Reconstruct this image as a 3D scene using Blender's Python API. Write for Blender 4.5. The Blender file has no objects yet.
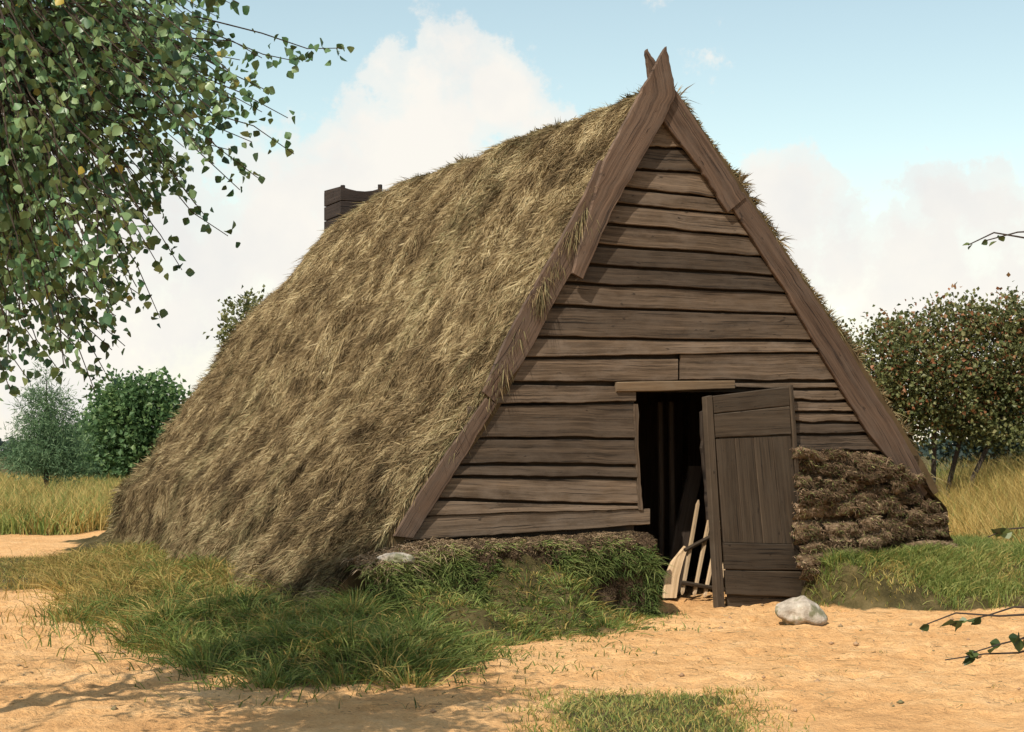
import bpy, math, random
import numpy as np
from mathutils import Vector, Matrix

# ------------------------------------------------------------------ camera, sky, sun, exposure
SC = bpy.context.scene
COL = SC.collection
F, HZ, CAMZ = 1700.0, 450.0, 1.3
cam = bpy.data.cameras.new('camera'); cam_o = bpy.data.objects.new('camera', cam); COL.objects.link(cam_o)
cam_o.location = (0, 0, CAMZ); cam_o.rotation_euler = (math.radians(90), 0, 0)
cam.sensor_width = 36; cam.lens = 36*F/1024; cam.shift_y = (HZ-366)/1024
cam.clip_start = 0.05; cam.clip_end = 6000
SC.camera = cam_o
SC.view_settings.view_transform = 'Standard'; SC.view_settings.look = 'None'
SC.view_settings.gamma = 1; SC.view_settings.use_curve_mapping = False
SC.view_settings.exposure = 0.32

GX = Vector((0.9023, 0.4311, 0)).normalized()      # along the gable, to the right
DY = Vector((-GX.y, GX.x, 0))                      # along the ridge, away from the camera
NF = -DY                                           # the gable's outward normal
P0 = Vector((1.681, 14.08, 0))                     # the hut's origin: on the ground in the doorway
SUN_EL = math.radians(50); PHI = math.radians(54)
sh = NF*math.cos(PHI) - GX*math.sin(PHI)
SDIR = Vector((sh.x*math.cos(SUN_EL), sh.y*math.cos(SUN_EL), math.sin(SUN_EL)))
SUN_ROT = math.atan2(sh.x, sh.y)

def nd(nt, typ, **kw):
    n = nt.nodes.new(typ)
    for k, v in kw.items():
        if k.startswith('in_'):
            key = k[3:]
            n.inputs[int(key) if key.isdigit() else key].default_value = v
        else: setattr(n, k, v)
    return n
def ramp(nt, fac, stops, interp='LINEAR'):
    r = nt.nodes.new('ShaderNodeValToRGB'); r.color_ramp.interpolation = interp
    el = r.color_ramp.elements
    while len(el) < len(stops): el.new(0.5)
    for e, (p, c) in zip(el, stops):
        e.position = p; e.color = (c[0], c[1], c[2], 1) if not isinstance(c, (int, float)) else (c, c, c, 1)
    if fac is not None: nt.links.new(fac, r.inputs[0])
    return r.outputs[0]
def mth(nt, op, a, b=None, c=None, clamp=False):
    n = nt.nodes.new('ShaderNodeMath'); n.operation = op; n.use_clamp = clamp
    for i, v in enumerate((a, b, c)):
        if v is None: continue
        if isinstance(v, (int, float)): n.inputs[i].default_value = v
        else: nt.links.new(v, n.inputs[i])
    return n.outputs[0]
def mixc(nt, fac, a, b, blend='MIX'):
    n = nt.nodes.new('ShaderNodeMix'); n.data_type = 'RGBA'; n.blend_type = blend
    if isinstance(fac, (int, float)): n.inputs[0].default_value = fac
    else: nt.links.new(fac, n.inputs[0])
    for i, v in ((6, a), (7, b)):
        if isinstance(v, (tuple, list)): n.inputs[i].default_value = (v[0], v[1], v[2], 1)
        else: nt.links.new(v, n.inputs[i])
    return n.outputs[2]

# world: Nishita sky with procedural cumulus placed by direction
W = bpy.data.worlds.new('World'); SC.world = W; W.use_nodes = True
nt = W.node_tree; nt.nodes.clear()
sky = nd(nt, 'ShaderNodeTexSky'); sky.sky_type = 'NISHITA'; sky.sun_disc = False
sky.sun_elevation = SUN_EL; sky.sun_rotation = SUN_ROT
sky.air_density = 1.0; sky.dust_density = 0.6; sky.ozone_density = 1.0; sky.altitude = 0
tc = nd(nt, 'ShaderNodeTexCoord')
def px_dir(px, py): return Vector(((px-512)/F, 1, (HZ-py)/F)).normalized()
def wnoise(scale, detail, rough, off=(0, 0, 0), vscale=(1, 1, 1)):
    mp = nd(nt, 'ShaderNodeMapping'); mp.inputs['Location'].default_value = off; mp.inputs['Scale'].default_value = vscale
    nt.links.new(tc.outputs['Generated'], mp.inputs[0])
    n = nd(nt, 'ShaderNodeTexNoise', in_Scale=scale, in_Detail=detail, in_Roughness=rough)
    nt.links.new(mp.outputs[0], n.inputs['Vector']); return n.outputs[0]
blobs = [(438,118,80),(492,100,52),(395,150,70),(345,195,85),(440,165,80),(280,225,80),(520,165,60),(180,300,130),(90,340,160),
         (795,222,62),(765,198,40),(840,270,80),(790,290,110),(905,300,110),(950,200,42),(985,215,60),(940,255,60),(600,330,160),(1010,330,120),(20,380,140),(120,230,60)]
mask = None
for (bx, by, br) in blobs:
    c = px_dir(bx, by)
    vm = nd(nt, 'ShaderNodeVectorMath', operation='DISTANCE'); nt.links.new(tc.outputs['Generated'], vm.inputs[0])
    vm.inputs[1].default_value = c
    m = mth(nt, 'SUBTRACT', 1.0, mth(nt, 'DIVIDE', vm.outputs['Value'], br/F*1.25))
    mask = m if mask is None else mth(nt, 'MAXIMUM', mask, m)
far = mth(nt, 'SUBTRACT', mth(nt, 'MULTIPLY', wnoise(3.0, 2, .5), 2.4), 1.35)      # clouds elsewhere in the sky
mask = mth(nt, 'MAXIMUM', mask, far)
n1 = wnoise(16, 8, .62, (3.1, .7, 1.9)); n2 = wnoise(60, 5, .6)
mask = mth(nt, 'ADD', mask, mth(nt, 'MULTIPLY', mth(nt, 'SUBTRACT', n1, .5), 2.3))
mask = mth(nt, 'ADD', mask, mth(nt, 'MULTIPLY', mth(nt, 'SUBTRACT', n2, .5), .6))
cm = ramp(nt, mask, [(.10, 0), (.34, .70), (.70, .97)], 'EASE')
n3 = wnoise(11, 5, .55, (7, 2, 5))
cloud = ramp(nt, n3, [(.33, (7.3, 7.2, 7.0)), (.58, (8.3, 7.95, 7.35))])
sep = nd(nt, 'ShaderNodeSeparateXYZ'); nt.links.new(tc.outputs['Generated'], sep.inputs[0])
hz = ramp(nt, sep.outputs[2], [(0.0, .60), (.07, .24), (.18, .0)])
skyc = mixc(nt, 1.0, sky.outputs[0], (1.98, 1.75, 1.31), 'MULTIPLY')
skyc = mixc(nt, hz, skyc, (7.7, 7.3, 6.8))
bgc = mixc(nt, cm, skyc, cloud)
bg = nd(nt, 'ShaderNodeBackground', in_Strength=0.095); nt.links.new(bgc, bg.inputs[0])
out = nd(nt, 'ShaderNodeOutputWorld'); nt.links.new(bg.outputs[0], out.inputs[0])

sun = bpy.data.lights.new('sun', 'SUN'); sun.energy = 4.2; sun.angle = math.radians(0.5); sun.color = (1.0, .92, .80)
sun_o = bpy.data.objects.new('sun', sun); COL.objects.link(sun_o)
sun_o.rotation_euler = SDIR.to_track_quat('Z', 'Y').to_euler(); sun_o.location = (-8, -8, 14)

# ------------------------------------------------------------------ numeric helpers
rng = np.random.default_rng(7)
random.seed(7)
def _h(ix, iy, iz, seed):
    n = (ix.astype(np.int64)*374761393 + iy.astype(np.int64)*668265263 + iz.astype(np.int64)*2147483647 + seed*974634777) & 0xffffffff
    n = ((n ^ (n >> 13))*1274126177) & 0xffffffff
    n = (n ^ (n >> 16)) & 0xffffffff
    return n/4294967295.0
def vnoise(x, y, z=None, seed=0):
    x = np.asarray(x, float); y = np.asarray(y, float); z = np.zeros_like(x) if z is None else np.asarray(z, float)
    ix, iy, iz = np.floor(x), np.floor(y), np.floor(z)
    fx, fy, fz = x-ix, y-iy, z-iz
    fx, fy, fz = [f*f*(3-2*f) for f in (fx, fy, fz)]
    r = 0
    for dx in (0, 1):
        for dy in (0, 1):
            for dz in (0, 1):
                w = (fx if dx else 1-fx)*(fy if dy else 1-fy)*(fz if dz else 1-fz)
                r = r + w*_h(ix+dx, iy+dy, iz+dz, seed)
    return r
def fbm(x, y, z=None, oct=4, seed=0):
    r, a, s, t = 0, 1., 1., 0.
    for i in range(oct):
        r = r + a*vnoise(np.asarray(x)*s, np.asarray(y)*s, None if z is None else np.asarray(z)*s, seed+i*17); t += a
        a *= .5; s *= 2.03
    return r/t
def sstep(a, b, x):
    t = np.clip((x-a)/(b-a), 0, 1); return t*t*(3-2*t)
def unit(v): return v/np.maximum(np.linalg.norm(v, axis=-1, keepdims=True), 1e-9)

class Geo:
    """collects vertices, faces and a few per-vertex values; build() links ONE mesh object"""
    def __init__(s): s.v = []; s.f3 = []; s.f4 = []; s.n = 0; s.at = {'rnd': [], 'aux': [], 'gr': []}; s.poly = []
    def add(s, v, f3=None, f4=None, rnd=0.5, aux=0.0, gr=None, polys=None):
        v = np.asarray(v, float).reshape(-1, 3); k = len(v)
        if f3 is not None and len(f3): s.f3.append(np.asarray(f3, int).reshape(-1, 3)+s.n)
        if f4 is not None and len(f4): s.f4.append(np.asarray(f4, int).reshape(-1, 4)+s.n)
        if polys:
            for p in polys: s.poly.append([i+s.n for i in p])
        s.v.append(v)
        s.at['rnd'].append(np.broadcast_to(np.asarray(rnd, float), (k,)).copy())
        s.at['aux'].append(np.broadcast_to(np.asarray(aux, float), (k,)).copy())
        s.at['gr'].append(v.copy() if gr is None else np.asarray(gr, float).reshape(-1, 3))
        s.n += k
    def build(s, name, mat, parent=None, smooth=False, local=True):
        me = bpy.data.meshes.new(name)
        V = np.concatenate(s.v) if s.v else np.zeros((0, 3))
        f3 = np.concatenate(s.f3) if s.f3 else np.zeros((0, 3), int)
        f4 = np.concatenate(s.f4) if s.f4 else np.zeros((0, 4), int)
        pl = s.poly
        nl = f3.size+f4.size+sum(len(p) for p in pl); nf = len(f3)+len(f4)+len(pl)
        me.vertices.add(len(V)); me.vertices.foreach_set('co', V.astype(np.float32).ravel())
        me.loops.add(nl); me.polygons.add(nf)
        li = np.concatenate([f3.ravel(), f4.ravel(), np.array([i for p in pl for i in p], int)]).astype(np.int32)
        me.loops.foreach_set('vertex_index', li)
        sizes = np.concatenate([np.full(len(f3), 3), np.full(len(f4), 4), np.array([len(p) for p in pl], int)]).astype(np.int32)
        st = np.concatenate([[0], np.cumsum(sizes)[:-1]]).astype(np.int32) if nf else np.zeros(0, np.int32)
        me.polygons.foreach_set('loop_start', st)
        me.polygons.foreach_set('use_smooth', np.full(nf, bool(smooth)))
        me.update(calc_edges=True); me.validate()
        for k in ('rnd', 'aux'):
            a = me.attributes.new(k, 'FLOAT', 'POINT'); a.data.foreach_set('value', np.concatenate(s.at[k]).astype(np.float32))
        a = me.attributes.new('gr', 'FLOAT_VECTOR', 'POINT'); a.data.foreach_set('vector', np.concatenate(s.at['gr']).astype(np.float32).ravel())
        me.materials.append(mat)
        o = bpy.data.objects.new(name, me); COL.objects.link(o)
        if parent: o.parent = parent
        return o
    def strands(s, P, D, L, Wd, B=None, rnd=None, aux=0.0, seg=2):
        """tapered blades: root P, direction D, length L, width Wd, tip bent by B"""
        n = len(P); P = np.asarray(P, float); D = unit(np.asarray(D, float))
        L = np.broadcast_to(np.asarray(L, float), (n,))[:, None]; Wd = np.broadcast_to(np.asarray(Wd, float), (n,))[:, None]
        B = np.zeros((n, 3)) if B is None else np.broadcast_to(np.asarray(B, float), (n, 3))
        S = unit(np.cross(D, unit(rng.normal(size=(n, 3)))))
        rnd = rng.random(n) if rnd is None else rnd
        M = P+D*L*.5+B*L*.22; T = P+D*L+B*L*.9
        v = np.stack([P-S*Wd*.5, P+S*Wd*.5, M+S*Wd*.42, M-S*Wd*.42, T], 1).reshape(-1, 3)
        i = np.arange(n)*5
        s.add(v, np.stack([i+3, i+2, i+4], 1), np.stack([i, i+1, i+2, i+3], 1), np.repeat(rnd, 5),
              np.repeat(np.broadcast_to(np.asarray(aux, float), (n,)), 5))
    def tube(s, pts, radii, k=7, rnd=.5, aux=0., cap=True):
        pts = np.asarray(pts, float); n = len(pts); radii = np.broadcast_to(np.asarray(radii, float), (n,))
        T = unit(np.gradient(pts, axis=0)); ref = np.array([.31, .2, .93]); 
        if abs(np.dot(T.mean(0), ref)) > .9: ref = np.array([1., 0, .1])
        A = unit(np.cross(T, ref)); Bv = np.cross(T, A)
        th = np.arange(k)*2*np.pi/k
        ring = (A[:, None, :]*np.cos(th)[None, :, None]+Bv[:, None, :]*np.sin(th)[None, :, None])*radii[:, None, None]+pts[:, None, :]
        i = np.arange(n-1)[:, None]*k; j = np.arange(k)[None, :]; j2 = (j+1) % k
        q = np.stack(np.broadcast_arrays(i+j, i+j2, i+k+j2, i+k+j), -1).reshape(-1, 4)
        d = np.concatenate([[0], np.cumsum(np.linalg.norm(np.diff(pts, axis=0), axis=1))])
        gr = np.stack([np.repeat(d, k), np.tile(th*.05, n), np.full(n*k, rnd)], 1)
        s.add(ring.reshape(-1, 3), None, q, rnd, aux, gr, [list(range(k))[::-1], list(range((n-1)*k, n*k))] if cap else None)
    def grid(s, V, rnd=.5, aux=0., gr=None, flip=False):
        r, c = V.shape[:2]
        i = (np.arange(r-1)[:, None]*c+np.arange(c-1)[None, :])
        q = np.stack([i, i+1, i+c+1, i+c], -1).reshape(-1, 4)
        if flip: q = q[:, ::-1]
        s.add(V.reshape(-1, 3), None, q, rnd if np.isscalar(rnd) else rnd.ravel(), aux if np.isscalar(aux) else aux.ravel(),
              None if gr is None else gr.reshape(-1, 3))
    def plank(s, top, bot, thick, rnd, nrm=(0, -1, 0), along0=0.):
        """a board as a closed prism: matching rows of points on its upper and its lower front edge"""
        top = np.asarray(top, float); bot = np.asarray(bot, float); n = len(top); N = np.asarray(nrm, float)
        bev = min(.006, thick*.3)
        up = unit(top-bot)
        rows = [top-up*bev*.0-N*bev, top-up*bev, bot+up*bev, bot-N*bev, bot-N*thick, top-N*thick]
        V = np.stack(rows, 1); k = 6
        d = np.concatenate([[0], np.cumsum(np.linalg.norm(np.diff((top+bot)/2, axis=0), axis=1))])+along0
        hgt = np.linalg.norm(top-bot, axis=1)
        ac = np.stack([hgt, hgt, 0*hgt, 0*hgt, 0*hgt, hgt], 1)+rnd*7.3
        gr = np.stack([np.repeat(d, k).reshape(n, k), ac, np.full((n, k), rnd*9.1)], -1)
        i = np.arange(n-1)[:, None]*k; j = np.arange(k)[None, :]; j2 = (j+1) % k
        q = np.stack(np.broadcast_arrays(i+j, i+k+j, i+k+j2, i+j2), -1).reshape(-1, 4)
        s.add(V.reshape(-1, 3), None, q, rnd, 0., gr.reshape(-1, 3), [list(range(k)), list(range((n-1)*k, n*k))[::-1]])

def empty(name, loc, label, cat, group=None, rotz=0):
    o = bpy.data.objects.new(name, None); COL.objects.link(o); o.location = loc; o.rotation_euler = (0, 0, rotz)
    o['label'] = label; o['category'] = cat
    if group: o['group'] = group
    o.empty_display_size = .2
    return o
def tag(o, label, cat, group=None, kind=None):
    o['label'] = label; o['category'] = cat
    if group: o['group'] = group
    if kind: o['kind'] = kind
    return o

# ------------------------------------------------------------------ materials
def new_mat(name):
    m = bpy.data.materials.new(name); m.use_nodes = True; t = m.node_tree; t.nodes.clear()
    o = nd(t, 'ShaderNodeOutputMaterial'); b = nd(t, 'ShaderNodeBsdfPrincipled'); t.links.new(b.outputs[0], o.inputs[0])
    return m, t, b, o
def attr(t, name, vec=False):
    a = nd(t, 'ShaderNodeAttribute'); a.attribute_name = name; return a.outputs['Vector' if vec else 'Fac']
def tnoise(t, vec, scale, detail=4, rough=.55, vs=None):
    if vs is not None:
        mp = nd(t, 'ShaderNodeMapping'); mp.inputs['Scale'].default_value = vs
        t.links.new(vec, mp.inputs[0]); vec = mp.outputs[0]
    n = nd(t, 'ShaderNodeTexNoise', in_Scale=scale, in_Detail=detail, in_Roughness=rough)
    t.links.new(vec, n.inputs['Vector']); return n.outputs[0]
def bump(t, b, h, strength, dist):
    n = nd(t, 'ShaderNodeBump', in_Strength=strength, in_Distance=dist); t.links.new(h, n.inputs['Height']); t.links.new(n.outputs[0], b.inputs['Normal'])

def blade_mat(name, stops, alt=None, transl=0.0, rough=.75, spec=.2, nscale=3.0):
    m, t, b, o = new_mat(name)
    tcx = nd(t, 'ShaderNodeTexCoord').outputs['Object']
    f = mth(t, 'ADD', mth(t, 'MULTIPLY', attr(t, 'rnd'), .62), mth(t, 'MULTIPLY', tnoise(t, tcx, nscale, 3), .38))
    c = ramp(t, f, stops)
    if alt is not None: c = mixc(t, attr(t, 'aux'), c, ramp(t, f, alt))
    t.links.new(c, b.inputs['Base Color']); b.inputs['Roughness'].default_value = rough
    b.inputs['Specular IOR Level'].default_value = spec
    if transl > 0:
        tr = nd(t, 'ShaderNodeBsdfTranslucent'); t.links.new(c, tr.inputs[0])
        mx = nd(t, 'ShaderNodeMixShader', in_0=transl); t.links.new(b.outputs[0], mx.inputs[1]); t.links.new(tr.outputs[0], mx.inputs[2])
        t.links.new(mx.outputs[0], o.inputs[0])
    return m
def wood_mat(name, dark, mid, light, grey, bstr=.5):
    m, t, b, o = new_mat(name); g = attr(t, 'gr', True); r = attr(t, 'rnd')
    fine = tnoise(t, g, 1, 8, .75, (2.6, 120, 1)); broad = tnoise(t, g, 1, 5, .65, (.9, 30, 1)); blot = tnoise(t, g, 1, 6, .68, (3.5, 7, 1))
    f = mth(t, 'ADD', mth(t, 'MULTIPLY', fine, .45), mth(t, 'MULTIPLY', broad, .55))
    c = ramp(t, f, [(.36, dark), (.50, mid), (.64, light)])
    c = mixc(t, ramp(t, blot, [(.42, 0), (.70, .75)]), c, grey)
    v = ramp(t, r, [(0, .58), (1, 1.42)])
    c = mixc(t, 1.0, c, v, 'MULTIPLY')
    crack = ramp(t, tnoise(t, g, 1, 3, .6, (1.2, 75, 1)), [(.33, .25), (.40, 1)])
    knot = ramp(t, tnoise(t, g, 1, 2, .5, (9, 22, 1)), [(.24, .35), (.31, 1)])
    crack = mth(t, 'MULTIPLY', crack, knot)
    c = mixc(t, 1.0, c, crack, 'MULTIPLY')
    t.links.new(c, b.inputs['Base Color']); b.inputs['Roughness'].default_value = .82; b.inputs['Specular IOR Level'].default_value = .25
    bump(t, b, mth(t, 'ADD', mth(t, 'MULTIPLY', fine, .7), crack), bstr, .006)
    return m
M = {}
M['board'] = wood_mat('weathered_boards', (.022, .014, .008), (.072, .049, .031), (.158, .111, .074), (.118, .089, .066))
M['barge'] = wood_mat('barge_wood', (.032, .019, .012), (.086, .054, .036), (.150, .097, .066), (.104, .075, .057))
M['door'] = wood_mat('tarred_door_wood', (.026, .018, .011), (.052, .037, .024), (.086, .063, .042), (.064, .049, .035))
M['chim'] = wood_mat('chimney_wood', (.010, .007, .006), (.022, .015, .012), (.040, .029, .024), (.030, .023, .020))
M['pale'] = wood_mat('pale_bare_wood', (.33, .22, .12), (.52, .37, .22), (.66, .50, .32), (.55, .42, .28))
M['lintel'] = wood_mat('lintel_wood', (.06, .038, .021), (.135, .090, .052), (.21, .150, .090), (.15, .112, .075))
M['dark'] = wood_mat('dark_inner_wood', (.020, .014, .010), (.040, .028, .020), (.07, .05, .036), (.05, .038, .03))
TH = [(.16, (.026, .018, .010)), (.34, (.115, .080, .041)), (.52, (.250, .180, .094)), (.70, (.415, .325, .178)), (.90, (.62, .52, .32))]
THG = [(.15, (.045, .042, .020)), (.45, (.165, .145, .070)), (.75, (.38, .34, .18))]
M['thatch'] = blade_mat('heather_thatch', TH, THG, .12, .8, .15, 1.4)
M['thatch_base'] = blade_mat('thatch_underlayer', [(.3, (.055, .038, .020)), (.7, (.14, .095, .05))], None, 0, .9, .1, 9)
GR = [(.14, (.022, .042, .010)), (.36, (.072, .125, .024)), (.60, (.165, .230, .050)), (.88, (.38, .38, .12))]
GY = [(.10, (.12, .080, .025)), (.38, (.33, .220, .065)), (.65, (.54, .37, .115)), (.9, (.70, .52, .21))]
M['grass'] = blade_mat('meadow_grass', GR, GY, .35, .6, .3, .9)
M['sod'] = blade_mat('sod_fibres', [(.1, (.034, .021, .013)), (.38, (.110, .070, .042)), (.66, (.26, .175, .110)), (.9, (.48, .35, .24))],
                     [(.12, (.026, .045, .013)), (.45, (.095, .145, .034)), (.85, (.32, .34, .11))], .12, .85, .15, 3)
def soil_mat():
    m, t, b, o = new_mat('peat_sod'); tcx = nd(t, 'ShaderNodeTexCoord').outputs['Object']
    n = tnoise(t, tcx, 7, 6, .65)
    c = ramp(t, n, [(.3, (.020, .014, .009)), (.5, (.055, .036, .022)), (.72, (.15, .105, .065))])
    t.links.new(c, b.inputs['Base Color']); b.inputs['Roughness'].default_value = .95; b.inputs['Specular IOR Level'].default_value = .1
    bump(t, b, tnoise(t, tcx, 28, 5, .7), .9, .03); return m
M['soil'] = soil_mat()
def sodblock_mat():
    m, t, b, o = new_mat('stacked_sods'); tcx = nd(t, 'ShaderNodeTexCoord').outputs['Object']
    n = mth(t, 'ADD', mth(t, 'MULTIPLY', tnoise(t, tcx, 16, 7, .72, (1, 1, 1.6)), .8), mth(t, 'MULTIPLY', attr(t, 'rnd'), .2))
    c = ramp(t, n, [(.34, (.028, .019, .010)), (.47, (.100, .067, .038)), (.57, (.205, .142, .085)), (.70, (.36, .26, .17))])
    t.links.new(c, b.inputs['Base Color']); b.inputs['Roughness'].default_value = .95; b.inputs['Specular IOR Level'].default_value = .1
    bump(t, b, tnoise(t, tcx, 34, 5, .75), 1.0, .04); return m
M['sodblock'] = sodblock_mat()
def ground_mat():
    m, t, b, o = new_mat('sandy_ground'); tcx = nd(t, 'ShaderNodeTexCoord').outputs['Object']
    big = tnoise(t, tcx, .9, 5, .6); med = tnoise(t, tcx, 5, 6, .65); fin = tnoise(t, tcx, 55, 4, .7)
    f = mth(t, 'ADD', mth(t, 'MULTIPLY', big, .40), mth(t, 'ADD', mth(t, 'MULTIPLY', med, .35), mth(t, 'MULTIPLY', fin, .25)))
    sand = ramp(t, f, [(.34, (.44, .235, .098)), (.46, (.66, .368, .155)), (.55, (.75, .452, .208)), (.68, (.83, .56, .31))])
    lit = ramp(t, tnoise(t, tcx, 38, 3, .6), [(.60, 0), (.68, .55)])
    sand = mixc(t, mth(t, 'MULTIPLY', lit, ramp(t, med, [(.42, 0), (.6, 1)])), sand, (.20, .13, .065))
    gcol = ramp(t, med, [(.3, (.040, .034, .015)), (.5, (.085, .068, .028)), (.7, (.17, .13, .06))])  # soil under the grass, darkened to suggest shade between the blades
    edge = mth(t, 'ADD', attr(t, 'aux'), mth(t, 'MULTIPLY', mth(t, 'SUBTRACT', med, .5), .9))
    c = mixc(t, ramp(t, edge, [(.38, 0), (.66, 1)]), sand, gcol)
    t.links.new(c, b.inputs['Base Color']); b.inputs['Roughness'].default_value = .95; b.inputs['Specular IOR Level'].default_value = .1
    mid_ = tnoise(t, tcx, 17, 5, .7)
    bump(t, b, mth(t, 'ADD', mth(t, 'MULTIPLY', med, 1.0), mth(t, 'ADD', mth(t, 'MULTIPLY', fin, .35), mth(t, 'MULTIPLY', mid_, .8))), 0.9, .055); return m
M['ground'] = ground_mat()
def leaf(name, stops, alt=None, tr=.35, rough=.5, spec=.4): return blade_mat(name, stops, alt, tr, rough, spec, .8)
M['birch'] = leaf('birch_leaves', [(.10, (.013, .038, .018)), (.32, (.040, .105, .044)), (.56, (.105, .200, .080)), (.88, (.30, .41, .20))],
                  [(0, (.35, .26, .03)), (1, (.55, .40, .05))], .28, .38, .5)
M['pine'] = leaf('pine_needles', [(.15, (.050, .098, .050)), (.5, (.120, .200, .095)), (.85, (.24, .33, .16))], None, .35, .6, .3)
M['oakcrown'] = leaf('broad_leaves', [(.15, (.044, .095, .040)), (.5, (.110, .195, .075)), (.85, (.22, .31, .11))], None, .42, .5, .35)
M['rowan'] = leaf('rowan_leaves', [(.12, (.026, .034, .010)), (.42, (.090, .108, .034)), (.68, (.20, .20, .075)), (.90, (.42, .38, .20))],
                  [(0, (.26, .085, .035)), (1, (.38, .15, .07))], .3, .5, .4)
M['dusk'] = leaf('blue_green_leaves', [(.15, (.016, .030, .026)), (.5, (.034, .056, .046)), (.85, (.07, .095, .07))], None, .2, .6, .3)
M['oak'] = leaf('oak_leaves', [(.15, (.022, .040, .014)), (.5, (.055, .085, .026)), (.85, (.12, .16, .05))], None, .3, .45, .4)
def bark_mat(name, a, c2):
    m, t, b, o = new_mat(name); g = attr(t, 'gr', True)
    n = tnoise(t, g, 1, 5, .65, (9, 60, 1)); t.links.new(ramp(t, n, [(.35, a), (.65, c2)]), b.inputs['Base Color'])
    b.inputs['Roughness'].default_value = .9; bump(t, b, n, .6, .02); return m
M['bark'] = bark_mat('dark_bark', (.022, .016, .012), (.075, .055, .042))
M['twig'] = bark_mat('twig_bark', (.030, .020, .014), (.080, .055, .035))
M['birchbark'] = bark_mat('birch_bark', (.10, .09, .085), (.62, .60, .56))
def stone_mat():
    m, t, b, o = new_mat('field_stone'); tcx = nd(t, 'ShaderNodeTexCoord').outputs['Object']
    n = tnoise(t, tcx, 9, 6, .65); c = ramp(t, n, [(.3, (.20, .16, .12)), (.5, (.42, .36, .29)), (.7, (.60, .55, .47))])
    c = mixc(t, ramp(t, tnoise(t, tcx, 6, 4, .6), [(.50, 0), (.60, .85)]), c, (.13, .13, .055))
    t.links.new(c, b.inputs['Base Color']); b.inputs['Roughness'].default_value = .85; bump(t, b, tnoise(t, tcx, 24, 5, .7), .6, .03); return m
M['stone'] = stone_mat()
def iron_mat():
    m, t, b, o = new_mat('worn_metal'); b.inputs['Base Color'].default_value = (.22, .21, .20, 1); b.inputs['Metallic'].default_value = .6
    b.inputs['Roughness'].default_value = .5; return m
M['iron'] = iron_mat()

# ------------------------------------------------------------------ where things are
CAM = Vector((0, 0, CAMZ))
def G(px, py, off=0.0):
    """the photo point px,py on the plane of the gable moved 'off' metres towards the viewer, in hut coordinates"""
    d = Vector(((px-512)/F, 1, (HZ-py)/F))
    s = (off-(CAM-P0).dot(NF))/d.dot(NF)
    p = CAM+d*s-P0
    return np.array((p.dot(GX), p.dot(DY), p.z))
def to_local(x, y):
    dx, dy = x-P0.x, y-P0.y
    return dx*GX.x+dy*GX.y, dx*DY.x+dy*DY.y
def to_world(a, u): return P0.x+a*GX.x+u*DY.x, P0.y+a*GX.y+u*DY.y
def gpx(px, py, z=0.0):
    Y = F*(CAMZ-z)/(py-HZ); return ((px-512)/F*Y, Y)

SKIRT = np.array([(-6.3, 24), (-5.0, 18.2), (-4.15, 15.3), (-3.75, 14.0), (-3.0, 12.3), (-2.35, 10.9), (-1.9, 9.9), (-1.35, 9.35), (-.55, 9.25), (-.15, 10.2),
                  (.25, 11.3), (.72, 12.35), (1.12, 13.3), (1.2, 14.5), (-2, 24)])
def poly_sd(x, y, P):
    """signed distance to a polygon, positive inside"""
    x = np.asarray(x, float); y = np.asarray(y, float); d = np.full(x.shape, 1e9); ins = np.zeros(x.shape, bool)
    for (x1, y1), (x2, y2) in zip(P, np.roll(P, -1, 0)):
        ex, ey = x2-x1, y2-y1; t = np.clip(((x-x1)*ex+(y-y1)*ey)/(ex*ex+ey*ey), 0, 1)
        d = np.minimum(d, np.hypot(x-x1-t*ex, y-y1-t*ey))
        c = ((y1 > y) != (y2 > y)); 
        with np.errstate(divide='ignore', invalid='ignore'): ins ^= c & (x < (x2-x1)*(y-y1)/(y2-y1+1e-12)+x1)
    return np.where(ins, d, -d)
BANK = np.array([to_world(a, u) for a, u in ((.80, .1), (.86, -.45), (1.2, -.95), (1.9, -1.15), (2.7, -1.0), (3.3, -.4), (3.9, 1.2), (3.2, 3.5), (2.0, .2))])
def skirt(x, y): return poly_sd(x, y, SKIRT)+(fbm(x*1.3, y*1.3, seed=5)-.5)*.7+(fbm(x*4.5, y*4.5, seed=6)-.5)*.35
def bank(x, y): return poly_sd(x, y, BANK)+(fbm(x*1.9, y*1.9, seed=8)-.5)*.22
def right_field(x, y):   # tall dry grass beyond the right corner of the hut
    return (x-(4.75+.10*(y-15.5)))+(fbm(x*.8, y*.8, seed=3)-.5)*1.2+np.minimum(0, (y-15.6))*1.2
def left_field(x, y):    # meadow beyond the sandy path on the left
    return np.minimum((y-26.0)/2.0, 9)+(fbm(x*.5, y*.5, seed=4)-.5)*1.6
def left_patch(x, y):    # trodden grass between the path and the sand
    return np.minimum(y-16.3, 20.6-y)*.8+(fbm(x*.7, y*.9, seed=11)-.5)*2.6-np.maximum(0, x+4.2)*1.5-np.maximum(0, -9-x)
def fore(x, y):          # short grass right in front of the photographer
    return np.minimum((9.06-y)*1.6, .40+(9.1-y)*.02-np.abs(x-.66))+(fbm(x*2.5, y*2.5, seed=13)-.5)*.35+(fbm(x*8, y*8, seed=14)-.5)*.3
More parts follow.
